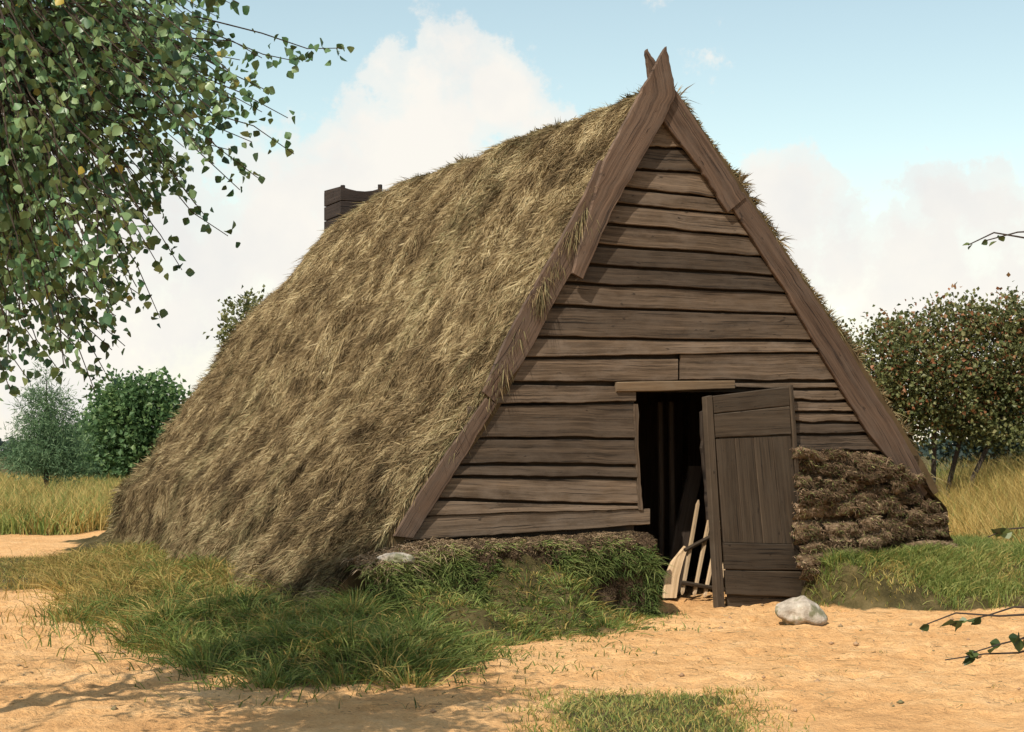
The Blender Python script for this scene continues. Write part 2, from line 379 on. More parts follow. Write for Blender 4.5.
def height(x, y):
    a, u = to_local(x, y)
    inside = sstep(-.2, .12, u)*sstep(-2.3, -2.0, a)*(1-sstep(1.9, 2.3, a))
    sk = skirt(x, y); h = (.10+.42*np.exp(-((a+1.85)/.85)**2-(np.minimum(0, u+.75)/.85)**2))*sstep(0, 1.2, sk)+(fbm(x*2.6, y*2.6, seed=24, oct=3)-.45)*(.26+.22*sstep(-3.2, -2.6, a))*sstep(.1, .7, sk)*(1-inside)*(1-.55*sstep(2, 9, u))
    h = h*np.where((a > -.95) & (u > -.5), .6, 1)
    h = np.maximum(h, .38*sstep(-.06, .16, bank(x, y))*(1-.75*sstep(-.30, -1.05, u))*(1-inside))
    rf = sstep(0, 3.5, x-(4.0+.10*(y-15)))*sstep(14, 20, y)*(1-.8*sstep(34, 60, y))
    h = np.maximum(h, .66*rf)
    h = h+.04*inside
    h = h+(fbm(x*1.1, y*1.1, seed=21)-.5)*.05*(1-inside)+(fbm(x*6, y*6, seed=22, oct=3)-.5)*.035*sstep(40, 25, y)*(1-.6*inside)
    return h
def grassy(x, y):
    a, u = to_local(x, y); inside = (u > -.05) & (a > -2.3) & (a < 2.3) & (u < 10)
    m = np.maximum.reduce([sstep(-.25, .45, skirt(x, y)), sstep(-.15, .10, bank(x, y))*1.3, sstep(-.3, .5, right_field(x, y)), sstep(-.4, .4, left_field(x, y)),
                           sstep(-.4, .5, left_patch(x, y))*.8, sstep(-.15, .15, fore(x, y))])
    return np.where(inside, 0, m)

# ------------------------------------------------------------------ ground sheet
def axis(lo, hi, step, far_lo, far_hi, n):
    mid = np.arange(lo, hi+1e-6, step)
    l = lo-np.geomspace(step*2, lo-far_lo, n)[::-1]; r = hi+np.geomspace(step*2, far_hi-hi, n)
    return np.concatenate([l, mid, r])
def axis2(lo, d0, d1, hi, fine, coarse, far_lo, far_hi, n):
    mid = np.concatenate([np.arange(lo, d0, coarse), np.arange(d0, d1, fine), np.arange(d1, hi, coarse)])
    return np.concatenate([lo-np.geomspace(coarse*2, lo-far_lo, n)[::-1], mid, hi+np.geomspace(coarse*2, far_hi-hi, n)])
xs = axis2(-9, -4.2, 4.6, 7.6, .036, .1, -3000, 3000, 26); ys = axis2(7.4, 8.3, 15, 26, .042, .1, -400, 4000, 30)
XX, YY = np.meshgrid(xs, ys)
ZZ = height(XX, YY)
SANDY = 1-grassy(XX, YY)
ZZ = ZZ+SANDY*((fbm(XX*7, YY*7, seed=171, oct=3)-.5)*.045+(fbm(XX*16, YY*16, seed=172, oct=2)-.5)*.022)*(YY < 20)*(YY > 7.5)
for k in range(260):     # footprints trodden into the sand
    fx, fy = -4+8.6*rng.random(), 8.5+6.2*rng.random(); th = rng.normal()*.5+(math.pi/2 if rng.random() < .6 else .3)
    i0, i1 = np.searchsorted(xs, (fx-.3, fx+.3)); j0, j1 = np.searchsorted(ys, (fy-.3, fy+.3))
    dx, dy = XX[j0:j1, i0:i1]-fx, YY[j0:j1, i0:i1]-fy
    l_ = (dx*math.cos(th)+dy*math.sin(th))/.14; w_ = (-dx*math.sin(th)+dy*math.cos(th))/.055; q_ = np.hypot(l_, w_)
    ZZ[j0:j1, i0:i1] += SANDY[j0:j1, i0:i1]*(-.024*np.exp(-q_**4)+.010*np.exp(-((q_-1.3)/.3)**2))
g = Geo(); g.grid(np.stack([XX, YY, ZZ], -1), .5, grassy(XX, YY))
go = g.build('ground', M['ground'], smooth=True); go['kind'] = 'structure'; go['label'] = 'sandy ground with grassy banks around the hut'

# ------------------------------------------------------------------ the hut
HUT = empty('thatched_hut', P0, 'old A frame hut of dark boards and sods under a shaggy heather thatched roof', 'hut', rotz=math.atan2(GX.y, GX.x))

# roof profiles measured on the gable plane
Lpx = [(661, 84), (648, 88), (634, 103), (605, 158), (584, 199), (555, 252), (530, 300), (506, 350), (484, 395), (462, 428), (432, 467), (414, 493), (399, 516)]
Lp = np.array([G(*p)[[0, 2]] for p in Lpx])
Lp = np.concatenate([Lp, [Lp[-1]+(-.20, -.24), Lp[-1]+(-.46, -.50), Lp[-1]+(-.66, -.74)]])
Rpx = [(661, 84), (674, 88), (692, 110), (718, 147), (750, 195), (790, 255), (818, 298), (842, 333), (898, 420), (936, 486)]
Rp = np.array([G(*p)[[0, 2]] for p in Rpx]); Rp = np.concatenate([Rp, [Rp[-1]+(.015, -.04)]])
def resample(P, n):
    d = np.concatenate([[0], np.cumsum(np.linalg.norm(np.diff(P, axis=0), axis=1))])/1.0
    L = d[-1]; t = np.linspace(0, L, n)
    return np.stack([np.interp(t, d, P[:, 0]), np.interp(t, d, P[:, 1])], 1), L
U0, U1 = -.015, 10.05
def roof_pt(prof, tl, u, side):
    """prof: resampled (n,2); tl in [0,1] ridge to foot; returns points in hut coordinates"""
    k = tl*(len(prof)-1); i = np.clip(k.astype(int), 0, len(prof)-2); f = k-i
    a = prof[i, 0]*(1-f)+prof[i+1, 0]*f; z = prof[i, 1]*(1-f)+prof[i+1, 1]*f
    v = np.clip(u/U1, 0, 1)
    sag = np.interp(u, [0, 2, 4.4, 6.5, 8, 8.5, 9.5, 10.05], [.05, .02, .03, .12, .40, .54, .80, .92])
    z2 = z-sag*np.clip(z/4.2, 0, 1)**1.3
    ext = np.clip(-2.72-a, 0, 2) if side < 0 else 0
    a2 = a+ext*(.75*sstep(1, 9, u))
    if side < 0: a2 = a2+np.clip((tl-.55)/.45, 0, 1)*.10*sstep(3, 9, u)
    bul = .07*np.sin(np.pi*np.clip(tl, 0, 1))*np.sin(np.pi*np.clip(u/9.5, 0, 1))
    lump = (fbm(u*1.1, tl*4.5+side*9, seed=31, oct=3)-.5)*.20+(fbm(u*4.2, tl*15+side*5, seed=33, oct=3)-.5)*.13
    lump = lump*sstep(-.07, .25, u)
    disp = bul+lump
    return a2+side*disp*.82, u, z2+disp*.56
LP, LL = resample(Lp, 60); RP, LR = resample(Rp, 50)

roof = Geo()
nu = 110
for P, side, nt_ in ((LP, -1, 70), (RP, 1, 50)):
    uu, tt = np.meshgrid(np.linspace(U0, U1, nu), np.linspace(0, 1, nt_))
    a, u, z = roof_pt(P, tt, uu, side)
    roof.grid(np.stack([a, u, z], -1), .5, 0, flip=(side > 0))
    # thickness of the thatch at the gable and the closed rear end
    for uend in (U0, U1):
        t = np.linspace(0, 1, 40); a, u, z = roof_pt(P, t, np.full(40, uend), side)
        o_ = np.stack([a, u, z], -1); inn = o_.copy()
        inn[:, 0] -= side*.13; inn[:, 2] -= .08
        if uend == U1: inn[:, 0] = -.42; inn[:, 2] = np.minimum(inn[:, 2], inn[:, 2])
        roof.grid(np.stack([o_, inn], 1), .4, 0)
ro = roof.build('roof', M['thatch_base'], HUT, smooth=True); ro['label'] = 'shaggy brown heather thatch sagging towards the rear'

def thatch_strands(P, side, n, LT, seedx):
    s = Geo()
    # uniform over the slope, a little denser near the front
    u = U0+.02+(U1-U0-.04)*rng.random(n)**1.18; t = rng.random(n)
    e = .012
    a, _, z = roof_pt(P, t, u, side); p = np.stack([a, u, z], -1)
    a2, _, z2 = roof_pt(P, np.minimum(t+e, 1.0+e), u, side); a1, _, z1 = roof_pt(P, np.maximum(t-e, 0), u, side)
    dn = unit(np.stack([a2-a1, 0*u, z2-z1], -1))
    ax = np.zeros((n, 3)); ax[:, 1] = 1
    nor = unit(np.stack([side*np.abs(dn[:, 2]), 0*u, np.abs(dn[:, 0])], -1))
    yaw = (fbm(u*1.6, t*6, seed=41+seedx, oct=3)-.5)*.7+(fbm(u*9, t*34, seed=43, oct=2)-.5)*1.0+rng.normal(size=n)*.68-.18
    lift = .08+.24*rng.random(n)+.55*(rng.random(n) < .12)
    d = dn*np.cos(yaw)[:, None]+ax*np.sin(yaw)[:, None]+nor*lift[:, None]
    L = (.035+.085*rng.random(n)+.12*(rng.random(n) < .05)); w = .0035+.0045*rng.random(n)
    tuft = np.clip(.5+1.9*(fbm(u*6.5, t*24, seed=47, oct=3)-.5), 0, 1)
    green = np.clip(.10+sstep(.0, .045, .05-t)*.9+.65*sstep(.55, .72, fbm(u*.9, t*3.5, seed=51))+.55*sstep(1.1, .1, u)*sstep(.1, .5, t)*rng.random(n)+.5*sstep(.8, 1, t), 0, 1)
    green = np.where(rng.random(n) < green*.55, .45+.4*rng.random(n), .06*rng.random(n))
    rnd = np.clip(.08+.42*tuft+.58*rng.random(n)*(.35+.65*tuft)+.14*sstep(.9, .4, t)-.05, 0, 1)
    B = nor*(-.08)+np.array([0, 0, -.08])
    p = p+nor*(rng.random(n)*.03)[:, None]
    s.strands(p, d, L, w, B, rnd, green)
    return s
st = thatch_strands(LP, -1, 420000, LL, 0); s2 = thatch_strands(RP, 1, 26000, LR, 7)
# ragged fringe over the bargeboards, along the ridge, at the foot
def fringe(n, P, side):
    s = Geo(); t = rng.random(n)**.9*.86; u = np.full(n, U0)+rng.random(n)*.10
    a, _, z = roof_pt(P, t, u, side); p = np.stack([a, u, z], -1)
    clump = fbm(t*26, t*0, seed=61, oct=2)
    d = np.stack([side*(.25+.2*rng.normal(size=n)), -(.16+.30*((t > .22) & (t < .56)))*clump-.10*rng.random(n), -.75+.25*rng.normal(size=n)], -1)
    if side > 0: d = np.stack([.55+.3*rng.normal(size=n), -.05-.1*rng.random(n), .25+.5*rng.normal(size=n)], -1)
    L = (.05+(.13+.07*((t > .22) & (t < .56)))*rng.random(n)*clump*1.5) if side < 0 else (.03+.22*np.clip(clump-.4, 0, 1)*rng.random(n)*2)
    s.strands(p, d, L, .007+.006*rng.random(n), np.array([0, 0, -.3]), np.clip(.15+.5*rng.random(n), 0, 1), (rng.random(n) < .5)*.8)
    return s
fl = fringe(13000, LP, -1); fr = fringe(2600, RP, 1)
n = 4500; u = rng.random(n)*(U1-U0)+U0; a, _, z = roof_pt(LP, .012*rng.random(n), u, -1)
rg = Geo(); rg.strands(np.stack([a, u, z], -1), np.stack([rng.normal(size=n)*.9, rng.normal(size=n)*.7, .25+.5*rng.random(n)], -1), .04+.10*rng.random(n)*fbm(u*2.3, u*0, seed=71)*1.6,
                       .012, np.array([0, 0, -.2]), rng.random(n)*.6, .5+.5*rng.random(n))
n = 5200; t = rng.random(n); u = np.full(n, U1)-rng.random(n)*.2; a, _, z = roof_pt(LP, t, u, -1)
rb = Geo(); rb.strands(np.stack([a, u, z], -1), np.stack([-.5+.3*rng.normal(size=n), .3+.3*rng.normal(size=n), -.5+.5*rng.normal(size=n)], -1), .06+.16*rng.random(n), .012, np.array([0, 0, -.2]),
                       rng.random(n)*.8, (rng.random(n) < .6)*.7)
for part in (s2, fl, fr, rg, rb):
    off = st.n
    st.v += part.v; st.f3 += [f+off for f in part.f3]; st.f4 += [f+off for f in part.f4]; st.n += part.n
    for k in st.at: st.at[k] += part.at[k]
st.build('thatch', M['thatch'], ro)

# gable boards: px of left end (upper, lower) and right end (upper, lower)
rb_in = [(664, 121), (700, 168), (730, 212), (737, 216), (787, 293), (817, 346), (847, 399), (868, 432), (884, 450), (921, 499)]
def edge_x(edge, y):
    ys_ = [p[1] for p in edge]; xs_ = [p[0] for p in edge]; return float(np.interp(y, ys_, xs_))
lb_in = [(664, 121), (618, 200), (590, 250), (572, 275), (555, 300), (527, 357), (492, 405), (463, 460), (426, 519), (410, 545)]
boards = [  # (left upper, left lower, right upper, right lower) y; x from the bargeboards unless given
    (112, 147, 112, 149, None, None), (147, 168, 149, 174, None, None), (168, 186, 174, 200, None, None), (186, 202, 200, 216, None, None),
    (202, 222, 216, 238, None, None), (222, 244, 238, 257, None, None), (244, 263, 257, 277, None, None), (263, 282, 277, 293.5, None, None),
    (282, 305, 293.5, 315, None, None), (305, 337, 315, 341, None, None), (337, 358, 341, 352, None, None),
    (358, 383, 357, 381.5, None, 678), (353, 381, 352, 381, 680.5, None),
    (383, 405, 385, 402.5, None, 636), (405, 438, 402.5, 438.5, None, 636.5), (438, 464, 438.5, 465, None, 637), (464, 476.5, 465, 478.5, None, 637.5), (476.5, 499, 478.5, 504.5, None, 638.5),
    (499, 517, 504.5, 510, None, 640), (515, 541, 507, 526, None, 650),
    (381, 389, 381, 389.5, 720, None), (389, 400, 389.5, 401, 776, None), (400, 411, 401, 412.5, 776, None), (411, 422, 412.5, 423, 777, None), (422, 434, 423, 433.5, 778, None), (434, 452, 433.5, 452, 779, None)]
pw = Geo()
for bi, (yl0, yl1, yr0, yr1, xl, xr) in enumerate(boards):
    n = 26; f = np.linspace(0, 1, n)
    top, bot = [], []
    r = float(rng.random()); w1 = rng.normal()*3
    for k in range(n):
        x0 = xl if xl is not None else edge_x(lb_in, (yl0+yl1)/2)-15
        x1 = xr if xr is not None else edge_x(rb_in, (yr0+yr1)/2)+13
        if bi == 0: x0, x1 = 645, 690
        x = x0+(x1-x0)*f[k]
        wob = (float(fbm(np.array(f[k]*5+bi*3.7), np.array(bi*1.0), oct=3, seed=81))-.5)*3.6
        wob2 = (float(fbm(np.array(f[k]*5+(bi-1)*3.7), np.array((bi-1)*1.0), oct=3, seed=81))-.5)*2.0
        yt = yl0+(yr0-yl0)*f[k]+1.5+wob2*.5; yb = yl1+(yr1-yl1)*f[k]-1.3+wob*.8+rng.normal()*.18
        lip = .021+.006*math.sin(bi*2.1)
        top.append(G(x, yt, .004)); bot.append(G(x, yb, lip))
    pw.plank(top, bot, .018, r)
pw.build('plank_wall', M['board'], HUT)
# dark boarding behind the planks, with the doorway left open
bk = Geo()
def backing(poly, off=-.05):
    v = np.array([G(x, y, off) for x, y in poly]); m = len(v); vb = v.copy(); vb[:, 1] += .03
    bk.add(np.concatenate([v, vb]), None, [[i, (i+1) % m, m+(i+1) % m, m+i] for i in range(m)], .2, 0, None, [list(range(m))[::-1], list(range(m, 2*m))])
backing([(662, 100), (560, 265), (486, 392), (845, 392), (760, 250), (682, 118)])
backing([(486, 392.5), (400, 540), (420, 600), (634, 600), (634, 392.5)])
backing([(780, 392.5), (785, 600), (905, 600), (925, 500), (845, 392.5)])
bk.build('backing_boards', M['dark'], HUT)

def px_board(name, pairs, off, thick, mat, parent, sub=6, rnd=.5, label=None, offs=None):
    """a board given by matching px points on its two long edges"""
    A, B = [], []
    for i in range(len(pairs)-1):
        for k in range(sub):
            f = k/sub
            o_ = off if offs is None else offs[i]*(1-f)+offs[i+1]*f
            (l0, r0), (l1, r1) = pairs[i], pairs[i+1]
            j = rng.normal()*.35; j2 = rng.normal()*.35
            A.append(G(l0[0]*(1-f)+l1[0]*f+j, l0[1]*(1-f)+l1[1]*f, o_)); B.append(G(r0[0]*(1-f)+r1[0]*f+j2, r0[1]*(1-f)+r1[1]*f, o_))
    o_ = off if offs is None else offs[-1]
    A.append(G(*pairs[-1][0], o_)); B.append(G(*pairs[-1][1], o_))
    b = Geo(); b.plank(A, B, thick, rnd, along0=rnd*20)
    ob = b.build(name, mat, parent)
    if label: ob['label'] = label
    return ob
# bargeboards
px_board('bargeboard', [((664.5, 49), (667, 46)), ((650, 76), (673, 76)), ((641, 92), (676, 96)), ((625, 122), (663, 123)), ((605, 160), (640, 163)), ((590, 212), (612, 212)), ((573, 273), (583, 279))][::-1],
         .105, .035, M['barge'], HUT, rnd=.62, label='wide upper left bargeboard ending in a pointed tip at the ridge')
px_board('bargeboard', [((600, 160), (622, 170)), ((585, 195), (605, 215)), ((545, 268), (572, 272)), ((524, 305), (553, 305)), ((500, 352), (530, 352)), ((484, 392), (495, 402))][::-1],
         .060, .032, M['barge'], HUT, rnd=.52)
px_board('bargeboard', [((486, 398), (497, 404)), ((456, 440), (474, 442)), ((430, 478), (451, 480)), ((407, 513), (428, 516)), ((394, 536), (414, 538))][::-1],
         .050, .030, M['barge'], HUT, rnd=.56, label='greyish lower left bargeboard running down into the sods')
px_board('bargeboard', [((646, 50), (647.5, 48.5)), ((649, 76), (657, 63)), ((661, 118), (678, 93)), ((696, 162), (708, 139)), ((704, 174), (716, 151)), ((728, 212), (746, 197))],
         .066, .034, M['barge'], HUT, rnd=.5, label='upper right bargeboard crossing behind the left one at the ridge')
px_board('bargeboard', [((732, 206), (744, 192)), ((757, 246), (778, 242)), ((788, 294), (810, 290)), ((817, 346), (843, 340)), ((847, 398), (876, 394)), ((868, 432), (900, 430)), ((921, 500), (931, 489))],
         .052, .034, M['barge'], HUT, rnd=.4)
px_board('lintel', [((617, 382), (617, 391.5)), ((660, 381), (661, 391)), ((735, 380.5), (735, 388.5))], .038, .05, M['lintel'], HUT, rnd=.6, label='light brown lintel board over the doorway')
px_board('door_jamb', [((633.5, 404), (638, 404)), ((636.5, 470), (640.5, 470)), ((639, 510), (643.5, 510))], .022, .09, M['board'], HUT, rnd=.55)
px_board('door_jamb', [((773, 392), (787, 392)), ((785, 606), (797, 604))], .010, .09, M['dark'], HUT, rnd=.55)

# door, ajar: its left edge stands out from the wall
DOFF = lambda px: .055+.20*(808-px)/100
def door_pt(px, py, dz=0.0): return G(px, py, DOFF(px)+dz)
def door_board(gm, L0, L1, R0, R1, dz, thick, rnd, n=8, vertical=False):
    f = np.linspace(0, 1, n)
    if not vertical:
        top = [door_pt(L0[0]+(R0[0]-L0[0])*k, L0[1]+(R0[1]-L0[1])*k, dz) for k in f]
        bot = [door_pt(L1[0]+(R1[0]-L1[0])*k, L1[1]+(R1[1]-L1[1])*k+rng.normal()*.25, dz) for k in f]
    else:   # L0->L1 is the left long edge, R0->R1 the right one; rows run down
        top = [door_pt(R0[0]+(R1[0]-R0[0])*k, R0[1]+(R1[1]-R0[1])*k, dz) for k in f]
        bot = [door_pt(L0[0]+(L1[0]-L0[0])*k, L0[1]+(L1[1]-L0[1])*k, dz) for k in f]
    gm.plank(top, bot, thick, rnd, nrm=tuple(DN))
e1 = door_pt(808, 600)-door_pt(718, 608); e2 = np.array([0, 0, 1.])
DN = unit(np.cross(e1, e2)); DN = DN if DN[1] < 0 else -DN
dg = Geo()
door_board(dg, (713, 396), (714.5, 413.4), (789, 386.5), (789.5, 405.5), .000, .03, .45)
door_board(dg, (714.5, 414.2), (716, 437.4), (789.5, 406.2), (791, 434.6), .002, .03, .62)
xl0, xl1, xr0, xr1 = 716, 724, 791, 803
for k, r in enumerate((.5, .47, .53, .49)):
    f0, f1 = k/4+.002, (k+1)/4-.002
    door_board(dg, (xl0+(xr0-xl0)*f0, 439-3*f0), (xl1+(xr1-xl1)*f0, 542+2*f0), (xl0+(xr0-xl0)*f1, 439-3*f1), (xl1+(xr1-xl1)*f1, 542+2*f1), -.004+.001*(k % 2), .03, r, vertical=True)
door_board(dg, (724, 542.6), (726, 569.4), (802.7, 544.6), (804.5, 570.6), .006, .03, .35)
door_board(dg, (726, 570.4), (727.5, 594.5), (804.5, 571.6), (807, 597.5), .004, .03, .5)
door_board(dg, (727.5, 597), (728, 607.5), (807, 599.5), (807.5, 603), -.03, .03, .9)
door_board(dg, (717, 400), (728, 600), (790, 392), (806, 596), -.032, .012, .1, vertical=False)
door = dg.build('door', M['door'], HUT); door['label'] = 'sagging dark plank door standing ajar'
sg = Geo(); door_board(sg, (706, 397), (717.5, 608), (712.6, 395.5), (725.5, 608.5), .006, .05, .75, vertical=True); sg.build('stile', M['door'], door)
sg = Geo(); door_board(sg, (789.5, 386), (804.8, 601), (793.5, 385), (808.5, 600), .006, .05, .6, vertical=True); sg.build('stile', M['door'], door)
lg = Geo(); lg.tube([door_pt(726, 503.5, .012), door_pt(744, 502.4, .016), door_pt(752, 501.0, .018)], [.003, .0035, .004], 6); lg.tube([door_pt(748, 499, .018), door_pt(755, 505, .018)], [.005, .004], 6)

# torn plank end between door and wall
px_board('hanging_board', [((701, 412), (709, 408)), ((703, 455), (710, 455)), ((708, 520), (715, 520))], .03, .03, M['dark'], HUT, rnd=.5)

# chimney of boards behind the ridge
ch = Geo()
cA0, cA1, cU0, cU1 = -.40, .135, 8.0, 8.62
zs = [3.55, 4.02, 4.22, 4.40, 4.585]
for k in range(4):
    r = .3+.2*k; z0, z1 = zs[k]+.004, zs[k+1]-.006
    n = 6; f = np.linspace(0, 1, n); dip = np.where(k == 3, -.045*np.sin(np.pi*f)**1.0, 0)
    ch.plank(np.stack([cA0+(cA1-cA0)*f, np.full(n, cU0), z1+dip+.012*f*0], 1), np.stack([cA0+(cA1-cA0)*f, np.full(n, cU0), np.full(n, z0)], 1), .03, r)
    ch.plank(np.stack([np.full(n, cA0+.001), cU1-(cU1-cU0-.003)*f, z1+.03*(k == 3)*(1-f)], 1), np.stack([np.full(n, cA0+.001), cU1-(cU1-cU0-.003)*f, np.full(n, z0)], 1), .03, r+.1, nrm=(-1, 0, 0))
    ch.plank(np.stack([np.full(n, cA1-.001), cU0+.003+(cU1-cU0)*f, z1+.02*(k == 3)*f], 1), np.stack([np.full(n, cA1-.001), cU0+.003+(cU1-cU0)*f, np.full(n, z0)], 1), .03, r+.15, nrm=(1, 0, 0))
    ch.plank(np.stack([cA1-(cA1-cA0)*f, np.full(n, cU1+.002), np.full(n, z1)], 1), np.stack([cA1-(cA1-cA0)*f, np.full(n, cU1+.002), np.full(n, z0)], 1), .03, r, nrm=(0, 1, 0))
cho = ch.build('chimney', M['chim'], HUT)
for (ax_, uy, zt) in ((cA0+.045, cU0+.045, 4.60), (cA1-.02, cU0-.02, 4.63)):
    p = Geo(); p.tube([(ax_, uy, 3.6), (ax_, uy, zt)], .03, 4, rnd=.4); p.build('corner_post', M['chim'], cho)

# sod walls
def lumpy(fn, nx, nz):
    s, t = np.meshgrid(np.linspace(0, 1, nx), np.linspace(0, 1, nz)); return fn(s, t)
# left: a turf bank overgrown with grass, from the doorway to below the thatch
LW = Geo()
aR, aL = G(651, 560, .36)[0], -3.25
topz_R = G(650, 534, .36)[2]
def left_wall(s, t):
    """s 0 at the doorway to 1 at the corner; t: 0 rear edge of the top, .35 front top edge, 1 foot"""
    a = aR+(aL-aR)*s
    top = topz_R-.06*s-.10*sstep(.75, 1, s)
    outw = .36+.10*s
    tf = np.clip(t/.35, 0, 1); fr_ = np.clip((t-.35)/.65, 0, 1)
    off = -.06+(outw+.06)*tf+.42*fr_**1.2*(.25+1.2*s)
    z = top-.05*tf**3-(top+.06)*fr_
    nse = (fbm(a*3.2, z*4.5+t*3, seed=91)-.5)*.34+(fbm(a*11, z*13+t*7, seed=92, oct=3)-.5)*.13
    nse = nse*(.25+.75*sstep(0, .4, t))
    return np.stack([a-.04*fr_*(1-s)*0, -(off+nse), z+nse*.35*(1-fr_)], -1)
V = lumpy(left_wall, 90, 44); LW.grid(V, .5, 0)
# its end at the doorway, facing right
e = left_wall(np.zeros(44), np.linspace(0, 1, 44)); eb = e.copy(); eb[:, 1] = .06
eb2 = np.stack([e, (e+eb)/2, eb], 0); eb2[1, :, 0] += .03*rng.random(44); LW.grid(eb2, .5, 0)
lwo = LW.build('sod_wall', M['soil'], HUT, smooth=True); lwo['label'] = 'low turf wall left of the doorway overgrown with grass'
n = 26000; s_ = rng.random(n); t_ = .02+.98*rng.random(n)**.9; p = left_wall(s_, t_)
cl = fbm(p[:, 0]*2.6, p[:, 2]*5, seed=95); grn = np.clip(sstep(.32, .46, cl+.12*t_)*1.0*sstep(.15, .5, t_), 0, 1)
lw2 = Geo()
d = np.stack([rng.normal(size=n)*.75, -.6-.35*rng.random(n), .45+.6*rng.normal(size=n)], -1); d[t_ < .38] = np.stack([rng.normal(size=(t_ < .38).sum())*.6, -.4-.3*rng.random((t_ < .38).sum()), .6*rng.random((t_ < .38).sum())], -1)
lw2.strands(p, d, (.03+.12*rng.random(n))*(.25+2.6*np.clip(cl-.3, 0, 1)), .005+.005*rng.random(n), np.array([0, -.1, -.5]), np.clip(.62*rng.random(n)+.34*(t_ < .40)+.9*(cl-.5), 0, 1), np.where(rng.random(n) < grn, .75+.25*rng.random(n), .15*rng.random(n)))
lw2.build('turf_grass', M['sod'], lwo)
# right: courses of stacked sods
rw = Geo(); rf_ = Geo()
aw0, aw1 = G(792, 500, .06)[0], G(925, 480, .06)[0]
zt = G(840, 450, .1)[2]
zc = np.linspace(zt, .22, 12)+np.concatenate([[0], rng.normal(size=10)*.012, [0]])
for c_i in range(11):
    c = c_i*7/10; z1, z0 = zc[c_i], zc[c_i+1]; fdown = c/7
    a = aw0-.05*rng.random()
    right = aw1+(-.12 if c < 2 else 0)+np.interp(c, [0, 2, 4, 6, 7], [-.28, -.05, .16, .26, .22])
    while a < right-.05:
        wl = .14+.34*rng.random(); b_ = min(a+wl, right)
        if right-b_ < .12: b_ = right
        nx, nz = 22, 11; ss, tt = np.meshgrid(np.linspace(0, 1, nx), np.linspace(0, 1, nz))
        dz = rng.normal()*.022; pr = .06+.12*fdown+.10*rng.random()
        aa0 = a+(b_-a)*ss
        off = pr-.05+.05*np.sin(np.pi*tt)**.4*np.sin(np.pi*np.clip(ss, .03, .97))**.25
        zz = z1-(z1-z0)*tt*(1.05+.25*rng.random())+dz+.035*np.sin(aa0*2.3+c*1.7)+.012*np.sin(ss*5+c)
        aa = a+(b_-a)*ss+ .015*np.sin(tt*3)
        q = np.stack([aa, -off, zz], -1)
        ns = (fbm(aa*9, zz*14, oct=3, seed=101+c_i)-.5)*.11+(fbm(aa*34, zz*46, oct=3, seed=131+c_i)-.5)*.055; q[..., 1] -= ns; q[..., 2] += ns*.2
        rw.grid(q, float(rng.random()))
        # tufts: dry fibres along each sod's upper edge, roots hanging below
        m = 300; s2_ = rng.random(m); t2_ = rng.random(m)**1.4*.9; iz = np.clip((t2_*(nz-1)).astype(int), 0, nz-1); ix = np.clip((s2_*(nx-1)).astype(int), 0, nx-1)
        pp = q[iz, ix]+rng.normal(size=(m, 3))*np.array([.012, .004, .006])
        dd = np.stack([rng.normal(size=m)*1.0, -.5-.4*rng.random(m), .55*rng.normal(size=m)-.10], -1)
        sb = rng.random(); bright = np.clip(.02+.42*rng.random(m)+.55*(t2_ < .38)*rng.random(m)+.35*(sb-.35)*(c >= 3)+.10*(c >= 3), 0, 1)
        rf_.strands(pp, dd, (.015+.04*rng.random(m)), .003+.005*rng.random(m), np.array([0, 0, -.3]), bright, (rng.random(m) < .25)*.6)
        a = b_+.006
# the core of the wall and its side turning the corner
core = np.array([(aw0-.1, 0, 0), (aw1-.05, 0, 0), (aw1-.05, 0, zt-.05), (aw0-.1, 0, zt-.02)]); cv = []
for yy in (-.03, .45): cv += [(x, yy, z) for x, _, z in core]
rw.add(cv, None, [[0, 1, 2, 3], [1, 5, 6, 2], [3, 2, 6, 7], [4, 7, 6, 5], [0, 3, 7, 4]], .3)
ss, tt = np.meshgrid(np.linspace(0, 1, 40), np.linspace(0, 1, 30))
uu_ = -.12+6*ss; zz_ = (zt-.25)*(1-tt)+.0*tt; aa_ = aw1+.16+.10*tt; ns = (fbm(uu_*5, zz_*8, seed=111)-.5)*.16
rw.grid(np.stack([aa_+ns-.25*(1-sstep(0, .25, tt)), uu_, zz_], -1), .4, flip=True)
rwo = rw.build('sod_wall', M['sodblock'], HUT, smooth=True); rwo['label'] = 'rough wall of stacked brown sods right of the door'
rf_.build('root_fringe', M['sod'], rwo)
# inside: rear and side boards glimpsed through the doorway
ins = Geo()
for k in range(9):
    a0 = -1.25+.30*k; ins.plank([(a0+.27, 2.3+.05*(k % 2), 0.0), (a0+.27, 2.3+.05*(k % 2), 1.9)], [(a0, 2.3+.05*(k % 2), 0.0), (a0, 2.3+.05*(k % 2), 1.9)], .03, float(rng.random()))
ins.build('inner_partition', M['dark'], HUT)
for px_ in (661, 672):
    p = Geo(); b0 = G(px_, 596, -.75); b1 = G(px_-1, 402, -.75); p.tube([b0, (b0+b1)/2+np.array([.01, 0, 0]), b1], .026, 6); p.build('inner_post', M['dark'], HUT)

# ------------------------------------------------------------------ loose things
hut_rot = math.atan2(GX.y, GX.x)
def to_root(origin):  # local coordinates of a thing that shares the hut's orientation
    return lambda p: np.asarray(p)-np.asarray(origin)
def wpos(lp): x, y = to_world(lp[0], lp[1]); return (x, y, lp[2])
